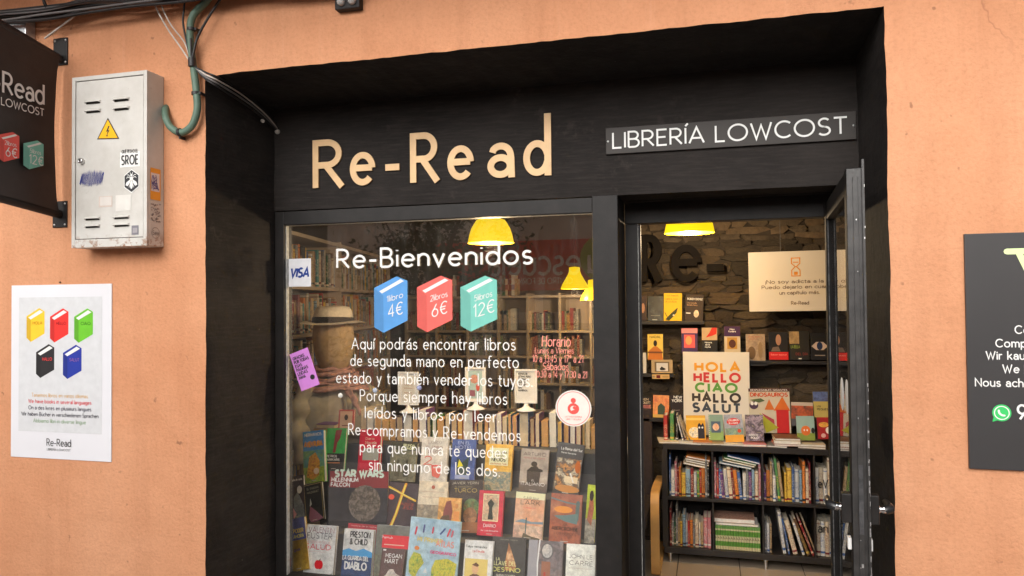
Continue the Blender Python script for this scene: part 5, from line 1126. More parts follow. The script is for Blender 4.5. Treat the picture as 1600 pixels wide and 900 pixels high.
# row of books with their page edges to the window, on the top step
px = 600; i = 0
cols = ['cream', 'white', 'tan', 'orange', 'cream', 'tan', 'white', 'orange', 'yellow', 'cream', 'orange', 'tan', 'cream', 'white', 'orange', 'tan']
PG = {'cream': plain('cream_page_edges', (.66, .52, .34), .85, .12, 40), 'white': plain('white_page_edges', (.74, .68, .58), .85, .08, 40), 'tan': plain('tan_page_edges', (.56, .38, .20), .85, .14, 40), 'orange': plain('yellowed_page_edges', (.58, .32, .12), .85, .15, 40), 'yellow': plain('amber_page_edges', (.64, .40, .11), .85, .1, 40)}
YE = 1.20
seq = [(563, 'cream', 640, 9), (573, 'white', 643, 11), (585, 'orange', 650, 11), (597, 'orange', 657, 11), (609, 'orange', 655, 9), (619, 'tan', 652, 10), (630, 'white', 644, 14), (645, 'orange', 656, 9), (655, 'white', 640, 12), (668, 'tan', 652, 6), (675, 'white', 651, 7), (683, 'orange', 655, 12), (696, 'cream', 647, 8), (705, 'tan', 650, 9), (715, 'yellow', 655, 8), (724, 'white', 641, 16), (741, 'orange', 661, 5), (747, 'tan', 659, 8), (756, 'orange', 655, 7), (764, 'cream', 653, 10), (775, 'white', 647, 9), (785, 'cream', 652, 8), (794, 'orange', 648, 6), (801, 'orange', 650, 8), (811, 'cream', 641, 15), (828, 'tan', 655, 7), (836, 'cream', 647, 7), (845, 'orange', 658, 12), (858, 'white', 645, 12), (871, 'yellow', 660, 8), (880, 'orange', 658, 9), (890, 'white', 662, 9), (900, 'cream', 658, 8), (909, 'orange', 655, 5), (914, 'cream', 657, 8), (923, 'orange', 668, 8)]
for k, (px, cn, top, wpx) in enumerate(seq):
    a = AY(px, 690, YE); b = AY(px+wpx-.6, 690, YE); zt = AY(px, top, YE).z; h = zt-zs[3]; w = b.x-a.x
    q = MB(); d = rb.uniform(.11, .14); cvn = rb.choice(list(PAL)); cv = SP[cvn][0]; t = min(.0022, w*.12)
    q.box(0, t, 0, d, 0, h, cv); q.box(w-t, w, 0, d, 0, h, cv); q.box(t, w-t, .003, d, .002, h-.003, PG[cn])
    o = q.build('book', loc=(a.x, YE+rb.uniform(-.006, .012), zs[3]+.001)); o.rotation_euler.y = rad(rb.uniform(-.8, .8))
    tag(o, 'upright book showing %s page edges, %s from left, on the top step' % (cn, ordw(k+1)), 'book', 'books with page edges towards the window'); NB[0] += 1
e = face_book((528, 640), (552, 640), (528, 672), 1.14, .02, .014, [S('B03A38'), ('r', .1, .08, .9, .92, S('CFA88C')), ('e', .5, .62, .12, .14, S('2E1E16')), ('r', .25, .2, .75, .25, S('8A4A40'))], 'small red framed book with a tiny portrait, beside the mannequin', cover=S('A83838'))
flat(AY(512, 664, 1.25).x, 1.20, .996, .13, .10, .055, 'tan', 0, 'thick tan paged book lying flat beside the mannequin', pages=PG['orange'])
flat(AY(512, 664, 1.25).x+.01, 1.205, 1.052, .12, .10, .022, 'purple', 0, 'mauve book lying on the thick tan paged book', pages=PG['cream'])
# card stands
def card_stand(cx_, top, bot, wpx, art, label):
    Y = 1.215; a = AY(cx_-wpx/2, bot, Y); b = AY(cx_+wpx/2, bot, Y); zt = AY(cx_, top, Y).z; zb = AY(cx_, bot, Y).z
    e = empty('card_stand', label, 'card stand', 'white card stands on the page-edge books', loc=((a.x+b.x)/2, Y, zb)); w = b.x-a.x; h = zt-zb
    WP = plain('white_stand_plastic', (.80, .78, .74), .4, .04)
    q = MB(); q.box(-w/2, w/2, .003, .006, 0, h, WP)
    for bx in ((-w/2, -w/2+.008, 0, h), (w/2-.008, w/2, 0, h), (-w/2+.008, w/2-.008, 0, .010), (-w/2+.008, w/2-.008, h-.010, h)): q.box(bx[0], bx[1], -.003, .0028, bx[2], bx[3], WP)
    q.build('frame', e, bevel=.0008)
    q = MB(); q.lathe([(.010, 0), (.012, -.012), (.020, -.022), (.042, -.032), (.050, -.036), (.050, -.040), (.0001, -.040)], WP, 24, (0, .003, 0)); q.build('foot', e)
    q = MB(); prect(q, -w/2+.008, .010, w/2-.008, h-.010, ink((.76, .73, .68)), .0)
    art(q, w, h); o = q.build('card', e); o.location.y = .0015
card_stand(638, 581, 633, 32, lambda q, w, h: (prect(q, -w*.3, h*.12, w*.3, h*.88, ink((.68, .62, .52)), .0008), [prect(q, -w*.2, h*z, w*.2, h*z+.003, ink((.45, .25, .2)), .0012) for z in (.6, .5, .36)]), 'white card stand with a plain beige card, leftmost of three')
card_stand(743, 574, 628, 32, lambda q, w, h: (prect(q, -w*.33, h*.10, w*.33, h*.9, ink(S('A8C0BC')), .0008), pell(q, -w*.05, h*.66, w*.2, h*.13, patch([S('B86A5A'), S('D8A890')], 60, 2), .0012, 16), pell(q, w*.12, h*.42, w*.09, h*.11, ink(S('D0503A')), .0014, 14), prect(q, -w*.28, h*.16, -w*.02, h*.34, ink(S('9A5A68')), .0012)), 'white card stand with a blue illustrated card, middle of three')
card_stand(822, 577, 630, 35, lambda q, w, h: ([text(q, s, -w*.34, h*(.84-.082*i), h*.05, BLACKVINYL, width=w*.052*len(s), weight=.24, lay=.001, seg=8) for i, s in enumerate(('SOMOS DE', 'LETRAS PERO', 'QUEREMOS', 'QUE TU', 'TE AMES', 'SIN', 'NÚMEROS.'))]), 'white card stand with bold black capitals, rightmost of three')

# ------------------------------------------------------------------ mannequin with jacket, scarf and hat
MXY = (-2.235, 1.52)
BURLAP = plain('burlap_head_cloth', (.44, .31, .17), .9, .16, 30, .3, bscale=300)
LINEN = plain('grey_beige_linen', (.31, .285, .235), .95, .2, 16, .5, bscale=120)
SCARF = plain('red_grey_scarf', (.40, .22, .19), .95, .45, 26, .3)
mn = empty('mannequin', 'cloth-headed mannequin bust in a grey-beige linen jacket behind the left window side', 'mannequin', loc=(MXY[0], MXY[1], 0), rz=rad(58))
q = MB()
def ell(cz, rx, ry, ox=0, oy=0): return (cz, rx, ry, ox, oy)
def loft(q, secs, m, n=40, fold=0, seed=0):
    rg = random.Random(seed); ph = [rg.uniform(0, 6.28) for _ in range(6)]
    vv = []
    for i, (z, rx, ry, ox, oy) in enumerate(secs):
        for k in range(n):
            a = 2*math.pi*k/n
            f = 1+fold*(math.sin(5*a+ph[0]+z*9)+.6*math.sin(9*a+ph[1]-z*14)+.5*math.sin(3*a+ph[2]+z*22))/3
            vv.append((ox+rx*f*math.cos(a), oy+ry*f*math.sin(a), z+(fold*.12*math.sin(4*a+ph[3]+z*11))))
    q.add(vv, [(i*n+k, i*n+(k+1) % n, (i+1)*n+(k+1) % n, (i+1)*n+k) for i in range(len(secs)-1) for k in range(n)], m, True)
loft(q, [ell(1.25, .075, .08), ell(1.33, .066, .075), ell(1.36, .070, .08, 0, -.005), ell(1.385, .088, .098, 0, -.008), ell(1.42, .104, .116, 0, -.01), ell(1.48, .118, .130, 0, -.01), ell(1.56, .122, .137), ell(1.62, .118, .13), ell(1.67, .098, .11), ell(1.70, .06, .07), ell(1.712, .004, .004)], BURLAP, 36, .012, 3); q.build('head', mn)
q = MB()
loft(q, [ell(.80, .20, .14), ell(.92, .215, .15), ell(1.0, .225, .155), ell(1.10, .235, .16, .0), ell(1.18, .235, .155), ell(1.24, .215, .14), ell(1.285, .17, .12), ell(1.32, .11, .10), ell(1.335, .085, .09)], LINEN, 72, .07, 5); q.build('jacket', mn)
q = MB()
q.tube(smooth([(-.17, -.02, 1.255), (-.235, -.04, 1.19), (-.262, -.05, 1.08), (-.262, -.08, .96), (-.245, -.11, .84)]), [.055+.012*math.sin(i*.9) for i in range(25)], LINEN, 18)
q.build('sleeve', mn)
q = MB()
q.tube(smooth([(.17, -.02, 1.255), (.235, -.04, 1.19), (.262, -.06, 1.10), (.255, -.11, 1.0), (.20, -.16, .93)]), [.055+.011*math.sin(i*1.1) for i in range(25)], LINEN, 18)
q.build('sleeve', mn)
q = MB()
q.tube(smooth([(-.05, -.13, 1.325), (-.02, -.165, 1.2), (-.005, -.18, 1.05), (0, -.17, .90)]), .012, LINEN, 8); q.tube(smooth([(.06, -.13, 1.325), (.05, -.17, 1.2), (.03, -.185, 1.05), (.02, -.175, .90)]), .012, LINEN, 8); q.build('lapel', mn)
q = MB(); rg = random.Random(14)
for k in range(11):
    r = .098+.009*k; zz = 1.365-.012*k; ph = rg.uniform(0, 6.28); am = rg.uniform(.006, .016)
    q.tube([((r+.006*math.sin(a*1.3+ph))*math.cos(a*.28)*1.12, (r+.006*math.sin(a*1.7+ph))*math.sin(a*.28)*1.08, zz+am*math.sin(a*.56+ph)+.005*math.sin(a*1.9+ph)) for a in range(24)], [.009+.004*math.sin(j*1.3+ph) for j in range(24)], SCARF, 8)
for k in range(4):
    o_ = .012*k
    q.tube(smooth([(.09+o_, -.08-o_, 1.31), (.14+o_, -.11, 1.25-o_*.4), (.19+o_*.6, -.12, 1.19), (.23+o_*.6, -.13, 1.14-o_)]), [.011+.004*math.sin(j+k) for j in range(19)], SCARF, 8)
tag(q.build('scarf', loc=(MXY[0], MXY[1], 0)), 'crumpled red and grey scarf round the neck of the mannequin', 'scarf')
ht = empty('hat', 'beige straw fedora hat with a black band on the mannequin head', 'hat', loc=(MXY[0], MXY[1], 1.632), rz=rad(10)); ht.rotation_euler.x = rad(-3)
STRAW = plain('beige_straw', (.78, .69, .54), .85, .12, 50, .3, bscale=260)
q = MB(); n = 44; vv = []
secs = [(.200, .215, .0), (.160, .175, .004), (.128, .142, .004), (.124, .138, .02), (.120, .133, .05), (.112, .125, .085), (.098, .108, .108), (.07, .08, .112), (.03, .05, .100), (.004, .01, .094)]
for i, (rx, ry, z) in enumerate(secs):
    for k in range(n):
        a = 2*math.pi*k/n; dz = (.022*abs(math.cos(a))**2*(1 if i < 2 else 0) - .008*(1 if i == 0 else 0))
        pinch = (.018*max(0, -math.sin(a))**3 if i > 5 else 0)
        vv.append((rx*math.cos(a), ry*math.sin(a), z+dz-pinch+(.012*(math.sin(a))**2 if i > 5 else 0)))
q.add(vv, [(i*n+k, i*n+(k+1) % n, (i+1)*n+(k+1) % n, (i+1)*n+k) for i in range(len(secs)-1) for k in range(n)], STRAW, True); q.build('crown_and_brim', ht)
q = MB(); q.lathe([(.1275, .002), (.1268, .02), (.1240, .044)], ink((.02, .018, .017)), 44, sx=1, sy=1.11); q.build('hat_band', ht)

# ------------------------------------------------------------------ doorway view: wall ledges and face-out books
def ledge(pxa, pxb, py, Y, label):
    a = AY(pxa, py, Y); b = AY(pxb, py, Y); q = MB(); q.box(a.x, b.x, Y-.02, 2.70, a.z-.022, a.z, BLACKWOOD); tag(q.build('wall_ledge', bevel=.0015), label, 'shelf', 'black picture ledges on the stone wall'); return a.z
YL = 2.60
ledge(990, 1101, 502, YL, 'short black wall ledge under the yellow book, highest on the left')
ledge(985, 1054, 583, YL, 'black wall ledge holding the small white picture frame'); ledge(1064, 1199, 565, YL, 'black wall ledge behind the top of the HOLA poster')
ledge(1166, 1330, 563, YL, 'long black wall ledge under the eye book, right of the HOLA poster'); ledge(985, 1072, 652, YL, 'black wall ledge left of the HOLA poster, at its foot')
def F1(*a, **k): face_book(*a, cat='book', group='face-out books opposite the doorway', **k)
Yb = YL-.01
F1((996, 462), (1010, 462), (996, 501), Yb, .03, .02, [S('3A2A26'), ('e', .6, .5, .2, .2, S('A87A60'))], 'dark book half hidden behind the door post, on the top ledge')
F1((1012, 463), (1036, 463), (1012, 501), Yb, .03, .02, [patch([S('2E3236'), S('1E2226'), S('5A6064')], 14, 3), ('r', .3, .02, .62, .06, S('A8A8A0')), ('r', .2, .2, .8, .22, S('8A8A84'))], 'dark grey book left of the yellow one on the top ledge')
F1((1038, 458), (1066, 458), (1037, 501), Yb, .03, .026, [S('E8B81E'), ('t', 'LOS TRABAJOS', .5, .88, .05, .6, S('8A6A1A'), .14), ('t', 'SOBRE EL AGUA', .42, .76, .05, .7, S('8A6A1A'), .14), ('t', 'DE LOS PECES', .4, .66, .05, .64, S('8A6A1A'), .14), ('p', [(.1, .05), (.4, .26), (.78, .48), (.72, .3), (.5, .12), (.3, 0)], S('2A3014')), ('l', [(.06, .3), (.3, .02)], .03, S('2A3014')), ('e', .55, .2, .05, .03, WH)], 'bright yellow book with a dark fish shape on the top ledge', cover=S('E8B81E'))
F1((1071, 460), (1099, 461), (1070, 501), Yb, .03, .02, [S('30201A'), ('t', 'RODDY DOYLE', .52, .80, .07, .84, WH, .2), ('t', 'Una estrella', .36, .66, .05, .5, S('C89A70'), .14), ('t', 'llamada Henry', .38, .58, .05, .56, S('C89A70'), .14), ('e', .62, .28, .14, .14, patch([S('C88A58'), S('F0D8B0')], 30, 2)), ('r', .05, .27, .3, .31, WH)], 'dark brown book right of the yellow one on the top ledge')
F1((1013, 522), (1037, 522), (1012, 562), Yb-.02, .02, .02, [S('D8B850'), ('t', 'NADAL', .5, .85, .08, .7, S('5A5A20'), .2), ('p', [(.0, .0), (.1, .36), (.4, .52), (.6, .52), (.9, .36), (1, 0)], S('B86A24')), ('e', .5, .64, .12, .12, S('2A1A12')), ('r', .02, .25, .98, .32, S('6A3A1E'))], 'small yellow book with an orange figure beside the door post')
F1((1018, 562), (1051, 562), (1018, 583), Yb-.03, .01, .02, [S('A8906A'), ('r', .15, .1, .85, .85, S('6A5A44')), ('r', .24, .15, .78, .75, S('C8C4C0')), ('p', [(.38, .3), (.48, .5), (.7, .3), (.6, .22), (.44, .22)], S('1A1A20'))], 'small beige picture frame on the ledge below the yellow book', name='picture_frame')
F1((1005, 551), (1010, 551), (1005, 583), Yb-.03, .01, .02, [S('C8C0B4')], 'narrow white booklet standing left of the small picture frame')
F1((1019, 585), (1046, 585), (1019, 592), Yb-.03, .0, .03, [S('C8A468'), ('r', .25, .15, .48, .85, S('6A1E1A')), ('r', .05, .3, .15, .7, S('8A7A60')), ('r', .6, .3, .95, .7, S('A88A58'))], 'flat yellow box under the small picture frame', name='card_box')
F1((1065, 513), (1090, 513), (1065, 551), Yb, .02, .02, [S('3E2A5A'), ('r', 0, .8, 1, 1, S('E88A8A')), ('r', .16, .2, .84, .74, S('E05A5A')), ('e', .45, .5, .2, .18, S('D8A060'))], 'pink and purple book on the ledge above the HOLA poster, leftmost', cover=S('4A2A6A'))
F1((1097, 512), (1121, 512), (1097, 551), Yb, .02, .02, [S('161214'), ('r', 0, .5, 1, 1, S('C0A078')), ('p', [(.25, .6), (.5, .8), (.65, 1), (.98, 1), (.95, .75), (.7, .68)], S('D0301E')), ('t', 'Historia', .42, .38, .06, .44, WH, .2), ('t', 'de la', .36, .29, .06, .28, WH, .2), ('t', 'noche', .38, .20, .06, .36, WH, .2)], 'black and cream book with a red splash above the HOLA poster')
F1((1132, 510), (1157, 510), (1132, 551), Yb, .02, .02, [S('C8B494'), ('r', 0, .62, 1, 1, S('3E1E4A')), ('t', 'Milan', .5, .86, .06, .3, WH, .2), ('t', 'Kundera', .5, .78, .06, .44, WH, .2), ('r', .18, .14, .8, .58, S('B8883A')), ('e', .5, .34, .22, .16, S('4A2018'))], 'purple topped book with an ochre picture above the HOLA poster')
F1((1166, 522), (1196, 522), (1166, 564), Yb, .02, .02, [patch([S('A88A62'), S('8E7450'), S('B89A70')], 8, 2), ('t', 'MARGUERITE', .44, .87, .045, .6, S('A84A30'), .14), ('t', 'DURAS', .4, .79, .045, .4, S('A84A30'), .14), ('e', .3, .3, .2, .24, S('6A5034')), ('e', .75, .4, .12, .3, S('8A6E4A'))], 'tan book with a sepia photograph right of the HOLA poster top')
F1((1203, 519), (1233, 519), (1202, 562), Yb, .02, .02, [S('1A1412'), ('r', 0, .0, 1, .28, S('C8201E')), ('t', 'Edición especial', .5, .16, .05, .8, S('F0A090'), .14), ('e', .5, .72, .14, .2, S('A87A60')), ('p', [(.1, .3), (.2, .45), (.5, .48), (.6, .3)], S('6A5A50'))], 'dark portrait book with a bright red band on the right ledge')
F1((1235, 517), (1266, 517), (1234, 562), Yb, .02, .02, [S('1E1A16'), ('r', 0, .55, .5, .98, patch([S('B89868'), S('8A6E40')], 12, 2)), ('t', 'LA BELLA', .3, .40, .10, .44, S('6A7A30'), .2), ('t', 'DEL DÍA', .62, .16, .08, .6, S('7A2A20'), .2), ('r', .45, .02, .6, .06, WH)], 'dark book with a tan landscape corner on the right ledge')
F1((1269, 520), (1296, 520), (1268, 562), Yb, .02, .02, [S('120E10'), ('p', [(.02, .5), (.3, .66), (.7, .66), (.98, .5), (.7, .36), (.3, .36)], S('C0A898')), ('e', .5, .51, .17, .15, S('1A2A4A')), ('r', .2, .14, .8, .18, S('8A8078'))], 'black book with a large staring eye on its cover')
F1((1000, 620), (1018, 620), (1000, 651), Yb, .02, .02, [S('1E1412'), ('t', 'KEN', .5, .82, .1, .5, S('D8C0A0'), .14), ('t', 'FOLLETT', .55, .66, .1, .76, S('D8C0A0'), .14), ('r', .05, .05, .95, .6, patch([S('B04A2A'), S('7A2A1E'), S('D88A60')], 30, 4))], 'dark rust red book beside the door post on the lower left ledge')
F1((1021, 617), (1046, 618), (1020, 652), Yb, .02, .02, [patch([S('C85A1E'), S('D88A3A'), S('B04018')], 9, 3), ('p', [(.3, 0), (.3, .5), (.5, .65), (.75, .5), (.75, 0)], S('3A4A3A')), ('r', 0, 0, 1, .14, S('C8A050'))], 'fiery orange book with a dark green figure on the lower left ledge')
F1((1049, 617), (1070, 617), (1048, 652), Yb, .02, .02, [S('1E1216'), ('t', 'NEW', .58, .85, .1, .6, WH, .22), ('t', 'YORK', .5, .68, .12, .74, WH, .22), ('t', 'Edward', .4, .3, .05, .5, S('A8988E'), .14)], 'near black book titled NEW YORK on the lower left ledge')

# hanging white quote board and HOLA canvas
qb = empty('quote_board', 'white board with an orange hourglass and a Spanish reading quote, upper right in the doorway', 'sign', loc=(.259, 2.44, 1.685))
qb.rotation_euler.y = rad(-.4)
q = MB(); q.box(0, .74, 0, .05, 0, .385, plain('cream_board', (.66, .60, .52), .7, .04, 3)); q.build('board', qb, bevel=.002)
q = MB(); OR = ink(S('D98A2E'))
for L in ([(.262, .34), (.312, .34), (.312, .305), (.29, .285), (.312, .262), (.312, .225), (.262, .225), (.262, .262), (.284, .285), (.262, .305), (.262, .34)],): stroke_poly(q, L, .006, .001, OR)
prect(q, .276, .232, .298, .252, OR, .0012); prect(q, .27, .31, .304, .316, OR, .0012); q.build('hourglass_emblem', qb); q = MB()
for s, xl, zz, w in (('¡No soy adicta a la lectura.', .102, .180, .50), ('Puedo dejarlo en cuanto acabe', .078, .145, .56), ('un capítulo más.', .185, .108, .24), ('Re-Read', .255, .042, .105)): text_words(qb, s, xl, zz, .021, ink(S('5A4030')), w, weight=.15, lay=.001, seg=14, rnd=True)
q = MB(); q.tube([(.2, .025, .385), (.2, .025, 1.26)], .0015, CBD, 6); q.tube([(.6, .025, .385), (.6, .025, 1.26)], .0015, CBD, 6); q.build('hanging_wire', qb)
hc = empty('hola_canvas', 'cream canvas print with HOLA HELLO CIAO HALLO SALUT in coloured capitals', 'poster', loc=(-.172, 2.53, .86))
q = MB(); q.box(0, .428, 0, .02, 0, .555, plain('cream_canvas', (.72, .66, .57), .9, .04, 3, .1, bscale=300)); q.build('canvas', hc, bevel=.002)
q = MB()
for s, z_, c, w, x_ in (('HOLA', .426, 'E09A28', .25, .222), ('HELLO', .356, 'C83A3A', .26, .220), ('CIAO', .288, '5C9440', .23, .214), ('HALLO', .222, '3A3230', .27, .214), ('SALUT', .154, '3E4450', .27, .214)):
    text_words(hc, s, x_, z_+.004, .052, ink(S(c)), w+.03, weight=.31, track=.40, align='c', lay=.001, seg=24)

# things standing on the black bookcase
TZ = bz1
Yt = BY+.10
def T1(TL, TR, BL, Y, dy, th, art, label, **k): face_book(TL, TR, BL, Y, dy, th, art, label, group='picture books standing on the black bookcase', **k)
T1((1172, 607), (1236, 607), (1172, 676), Yt+.10, .03, .015, [S('BEB4A0'), ('r', 0, .93, 1, 1, S('4A2420')), ('t', 'DESPLEGABLES GIGANTES', .5, .95, .03, .9, WH, .2), ('t', 'DINOSAURIOS', .5, .82, .08, .9, S('C04A28'), .26), ('p', [(.02, .74), (.25, .68), (.4, .72), (.3, .78)], S('4A5A38')), ('e', .12, .62, .11, .09, S('4A3448')), ('e', .08, .66, .04, .04, WH), ('e', .17, .66, .04, .04, WH), ('p', [(.38, .52), (.5, .76), (.62, .52)], S('C86A28')), ('p', [(.6, .5), (.82, .82), (1, .5)], S('C8641E')), ('p', [(.2, .5), (.6, .3), (.62, .05), (.3, .45)], S('A03A48')), ('r', .66, 0, .96, .52, S('B81E1E')), ('p', [(.25, .45), (.4, .0), (.7, .12)], S('A8A82E'))], 'large pop-up book titled DINOSAURIOS with orange volcanoes')
T1((1072, 649), (1102, 649), (1073, 687), Yt-.02, .02, .02, [S('D8A02E'), ('r', 0, .8, 1, .9, S('E8C060')), ('e', .42, .3, .3, .22, patch([S('F0C030'), S('E8E0C8'), S('3A2A1A')], 60, 2)), ('p', [(.6, .05), (.6, .6), (.68, .7), (.78, .6), (.88, .7), (.94, .55), (.95, .05)], S('24202A')), ('e', .68, .5, .05, .04, WH), ('e', .84, .5, .05, .04, WH)], 'golden yellow picture book with a black cat shape')
T1((1108, 648), (1131, 648), (1108, 688), Yt-.02, .02, .02, [S('7A9488'), ('r', 0, 0, 1, .35, S('86A05E')), ('r', .18, .3, .82, .74, S('4A5A6E')), ('e', .5, .52, .22, .14, patch([S('D8906A'), S('E8C8A0')], 50, 1))]+[('r', -.02, .06+.08*i, .08, .09+.08*i, S('D8D0B8')) for i in range(12)], 'spiral bound green grey notebook with a small picture')
T1((1134, 648), (1163, 647), (1134, 691), Yt-.02, .02, .02, [patch([S('8A8A98'), S('9AA0A8')], 10, 2), ('r', 0, 0, 1, .26, S('D89A38')), ('r', .02, .26, .98, .5, patch([S('5A8A98'), S('8A9A70')], 20, 3)), ('e', .5, .74, .36, .13, S('D0302A')), ('t', 'LOS LIBROS', .5, .76, .06, .56, WH, .22), ('t', 'DE LA SUERTE', .5, .66, .05, .5, WH, .22), ('e', .78, .4, .1, .07, S('C04A30'))], 'picture book with a red title blob and orange lower band')
T1((1165, 648), (1193, 648), (1166, 689), Yt-.03, .02, .02, [patch([S('5A4A5E'), S('9A8A98'), S('3A2E40'), S('B8A890')], 26, 5), ('t', 'MARCO', .42, .20, .06, .5, WH, .24), ('t', 'POLO', .48, .09, .07, .4, WH, .24)], 'murky purple grey picture book right of the red titled one')
T1((1238, 628), (1272, 629), (1237, 665), Yt+.03, .02, .02, [S('B8A898'), ('r', 0, .3, 1, .85, patch([S('C86A28'), S('A84A20'), S('3A2A1E')], 16, 2)), ('r', .0, 0, .3, .3, S('4A4A50'))], 'orange brown picture book behind the tiger book')
T1((1246, 650), (1274, 650), (1246, 688), Yt-.03, .02, .02, [S('8EA8A0'), ('r', 0, 0, 1, .3, S('7A8A3A')), ('e', .5, .4, .26, .2, S('D06A2A')), ('e', .42, .42, .04, .04, WH), ('e', .58, .42, .04, .04, WH), ('e', .9, .4, .1, .12, S('1E1A1E'))], 'pale green picture book with an orange tiger like animal')
T1((1272, 612), (1300, 612), (1272, 652), Yt+.05, .02, .02, [S('B8A458'), ('r', 0, .62, 1, 1, patch([S('3A3E6A'), S('5A6A98'), S('2A2A4A')], 14, 3)), ('t', 'LOS', .3, .4, .06, .2, BK, .2), ('t', 'PEQUES', .5, .28, .07, .6, BK, .2)], 'blue over yellow picture book at the right, near the door')
T1((1278, 652), (1304, 652), (1278, 686), Yt-.01, .02, .02, [S('9A1A1E'), ('e', .4, .66, .3, .12, patch([S('E08A3A'), S('D8B040')], 40, 2)), ('e', .7, .4, .2, .16, WH), ('e', .35, .16, .14, .1, S('D8A8A0'))], 'dark red picture book with orange lettering shapes near the door')
# spines and leaning thin ones at the left end of the top
for px, top, w, col, dg, lb in ((1037, 650, .026, 'red', 0, 'red upright book at the left end of the black bookcase top'), (1047, 647, .026, 'green', 0, 'green upright book next to the red one on the bookcase top'), (1056, 650, .014, 'black', 0, 'thin black book next to the green one on the bookcase top'),
                                (1066, 652, .010, 'white', -14, 'thin white book leaning on the black one'), (1071, 655, .010, 'cream', -17, 'thin cream book leaning behind the white one'), (1077, 664, .010, 'tan', -25, 'thin tan book leaning lowest, left of the yellow picture book')):
    x_ = AY(px, 688, Yt-.03).x; h = AY(px, top, Yt-.03).z-TZ-.008
    q = MB(); shelf_book(q, w, h/math.cos(rad(dg)), .16, SP[col][0]); o = q.build('book', loc=(x_, Yt-.03, TZ+.012)); o.rotation_euler.y = rad(dg); tag(o, lb, 'book')
for k, (px, wd, hh_, col, rz, z_) in enumerate(((1046, .13, .010, 'cream', 8, 0), (1075, .16, .009, 'white', -10, 0), (1110, .17, .010, 'tan', 4, 0), (1148, .2, .008, 'white', -3, 0), (1180, .14, .014, 'pink', 5, 0), (1214, .12, .010, 'grey', -6, 0), (1232, .17, .012, 'dark red', 2, .010), (1230, .16, .022, 'cream', -2, .022), (1231, .15, .014, 'brown', 3, .045), (1268, .16, .012, 'tan', -5, 0), (1270, .15, .014, 'cream', 2, .013), (1098, .12, .006, 'orange', 0, .011))):
    flat(AY(px, 694, BY+.02).x, BY+.012, TZ+.001+z_, wd, .17, hh_, col, 0, '%s thin book lying flat, %s along the front of the black bookcase top' % (col, ordw(k+1)), rz)

# black standing letters on the stone wall
sl_ = empty('wall_lettering', 'large dark metal letters Re- fixed to the stone wall, seen through the doorway', 'sign')
LM = plain('dark_bronze_metal', (.008, .006, .005), .8, .3, 10, spec=.15)
for ch, pxl, pxr, pyb, capp in (('R', 1000, 1036, 446, 77), ('e', 1048, 1096, 441, 82), ('-', 1104, 1131, 425, 40)):
    a = AY(pxl, pyb, 2.62); b = AY(pxr, pyb, 2.62); q = MB(); cap = capp/1155*5.3; w0, sts = G[ch]; wt = .05
    for j, s_ in enumerate(sts):
        P = [(a.x+wt/2+p[0]/w0*(b.x-a.x-wt), a.z+wt/2+p[1]*(cap-wt)) for p in pts_of(s_, 36)]
        if ch == '-': P = [(a.x, a.z+.03), (b.x, a.z+.03)]
        stroke_poly(q, P, wt, .0+j*.0006, LM, .06)
    o = q.build('letter', sl_); o.location.y = 2.625

# bentwood armchair just inside, beside the door post
ac = empty('armchair', 'bent birch wood armchair with dark cushion just inside the door post', 'chair', loc=(-.335, 2.02, ZF))
for k, xx in enumerate((0, -.60)):
    q = MB(); P = smooth([(xx, .62, .02), (xx, .30, .012), (xx, .06, .012), (xx, .01, .05), (xx, 0, .14), (xx, .0, .40), (xx, .02, .48), (xx, .08, .505), (xx, .30, .50), (xx, .62, .47)], 5)
    vv = []
    for i, p in enumerate(P):
        t = (P[min(i+1, len(P)-1)]-P[max(i-1, 0)]).normalized(); nn = Vector((0, -t.z, t.y))*.011
        for sx_ in (-.026, .026): vv += [p+nn+Vector((sx_, 0, 0)), p-nn+Vector((sx_, 0, 0))]
    q.add(vv, [f for i in range(len(P)-1) for f in ((4*i, 4*i+2, 4*i+6, 4*i+4), (4*i+1, 4*i+5, 4*i+7, 4*i+3), (4*i, 4*i+4, 4*i+5, 4*i+1), (4*i+2, 4*i+3, 4*i+7, 4*i+6))], BIRCH)
    q.build('side_frame', ac)
q = MB(); q.box(-.55, -.05, .02, .60, .28, .36, plain('dark_cushion_fabric', (.03, .02, .02), .9, .2, 30)); q.build('seat_cushion', ac, bevel=.02)
q = MB(); q.box(-.55, -.05, .56, .64, .34, .95, plain('dark_cushion_fabric', (.03, .02, .02), .9, .2, 30)); q.build('back_cushion', ac, bevel=.02)

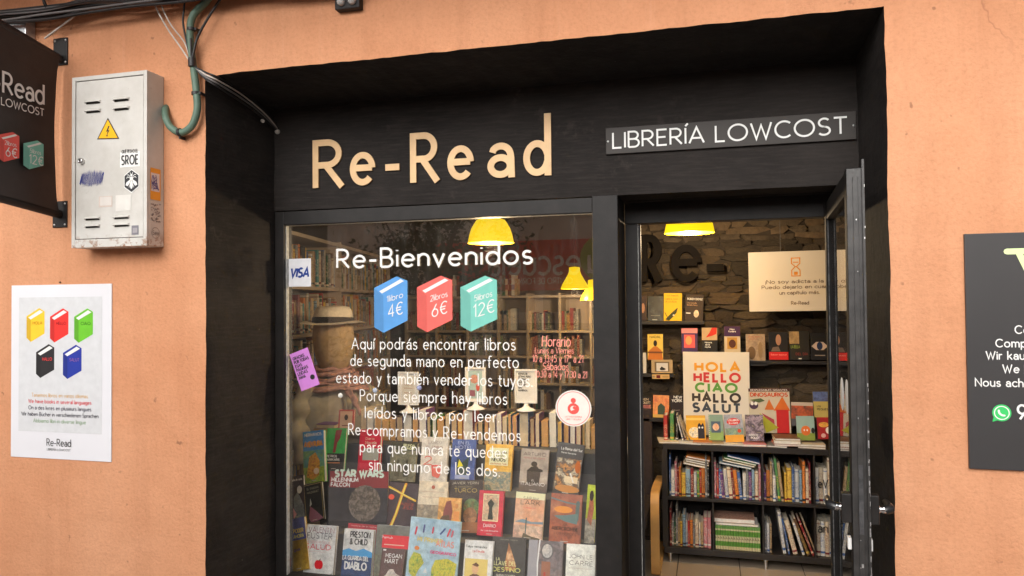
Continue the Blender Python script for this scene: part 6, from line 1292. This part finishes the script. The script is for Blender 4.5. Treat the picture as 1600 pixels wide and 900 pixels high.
# ================================================================== ACROSS THE STREET (seen only as reflection in the window)
ob = empty('training_centre_building', 'cream building across the street with a red shop sign, mirrored in the window', 'building', loc=(0, -7.5, 0))
FAC = plain('cream_render', (.62, .57, .50), .9, .1, 1.2, .2)
q = MB(); q.box(-14, 10, -3, 0, ZG, 3.3, FAC); q.build('wall', ob)
DKW = plain('dark_window_glass', (.03, .035, .04), .15)
for x in (-9, -6.6, -4.9, -3.1, -2.45, .6, 3, 5.4):
    q = MB(); q.box(x, x+.4, .0, .03, 1.62, 1.86, DKW); w = q.build('window', ob); q = MB(); q.box(x-.03, x+.43, .0, .06, 1.585, 1.62, FAC); q.build('sill', w)
for x in (-5.2, -3.2, -1.2, .9):
    q = MB(); q.box(x, x+1.5, .0, .03, ZG, 1.45, DKW); q.build('shop_window', ob)
q = MB(); q.box(-4.2, .3, .002, .09, 1.95, 2.72, ink((.70, .05, .035))); sgn = q.build('sign_board', ob)
# real sign, ordinary left-to-right when seen from the shop side
q = MB(); text(q, 'escuela', 1.86, 2.20, .40, ink((.88, .86, .82)), width=1.42, weight=.12, lay=0, seg=30); text(q, 'CENTRO DE FORMACIÓN'.replace('Ó', 'Ó'), 1.98, 2.05, .09, ink((.88, .86, .82)), width=1.15, weight=.14, lay=0, seg=14)
text(q, 'nu', 1.22, 2.2, .42, ink((.88, .86, .82)), width=.5, weight=.12, lay=.004, seg=30)
q.lathe([(.0001, .003), (.36, .003)], ink((.35, .44, .05)), 32, (1.50, .002, 2.42), 'y')
o = q.build('sign_lettering', ob); o.rotation_euler.z = math.pi; o.location = (0, .095, 0)
# tree on the far pavement: trunk, limbs, leafy crown
tr = empty('street_tree', 'leafy dark green street tree across the road, mirrored in the window', 'tree', loc=(-3.35, -5.2, ZG))
BARK = plain('tree_bark', (.10, .075, .055), .95, .3, 14, .6); LEAF = plain('dark_green_leaves', (.035, .075, .02), .7, .5, 3)
q = MB(); q.tube(smooth([(0, 0, 0), (.03, 0, .8), (-.02, .02, 1.5), (.02, 0, 2.3)]), [.11-.003*i for i in range(19)], BARK, 10)
rg = random.Random(8)
for k in range(9):
    a = k*2.4; q.tube([(0, 0, 1.3+.1*k), (.35*math.cos(a), .3*math.sin(a), 1.8+.12*k), (.75*math.cos(a), .6*math.sin(a), 2.2+.18*k)], [.04, .025, .01], BARK, 6)
q.build('trunk', tr)
q = MB()
cl = [(rg.gauss(0, .5), rg.gauss(0, .42), rg.uniform(1.3, 3.9)) for _ in range(46)]
for c in cl:
    for k in range(150):
        p = Vector(c)+Vector((rg.gauss(0, .17), rg.gauss(0, .17), rg.gauss(0, .14))); s = rg.uniform(.03, .055)
        u = Vector((rg.uniform(-1, 1), rg.uniform(-1, 1), rg.uniform(-1, 1))).normalized(); v = u.orthogonal().normalized()
        q.add([p-u*s, p+v*s*.5, p+u*s, p-v*s*.5], [(0,1,2,3)], LEAF)
q.build('crown', tr)
print('books', NB[0])
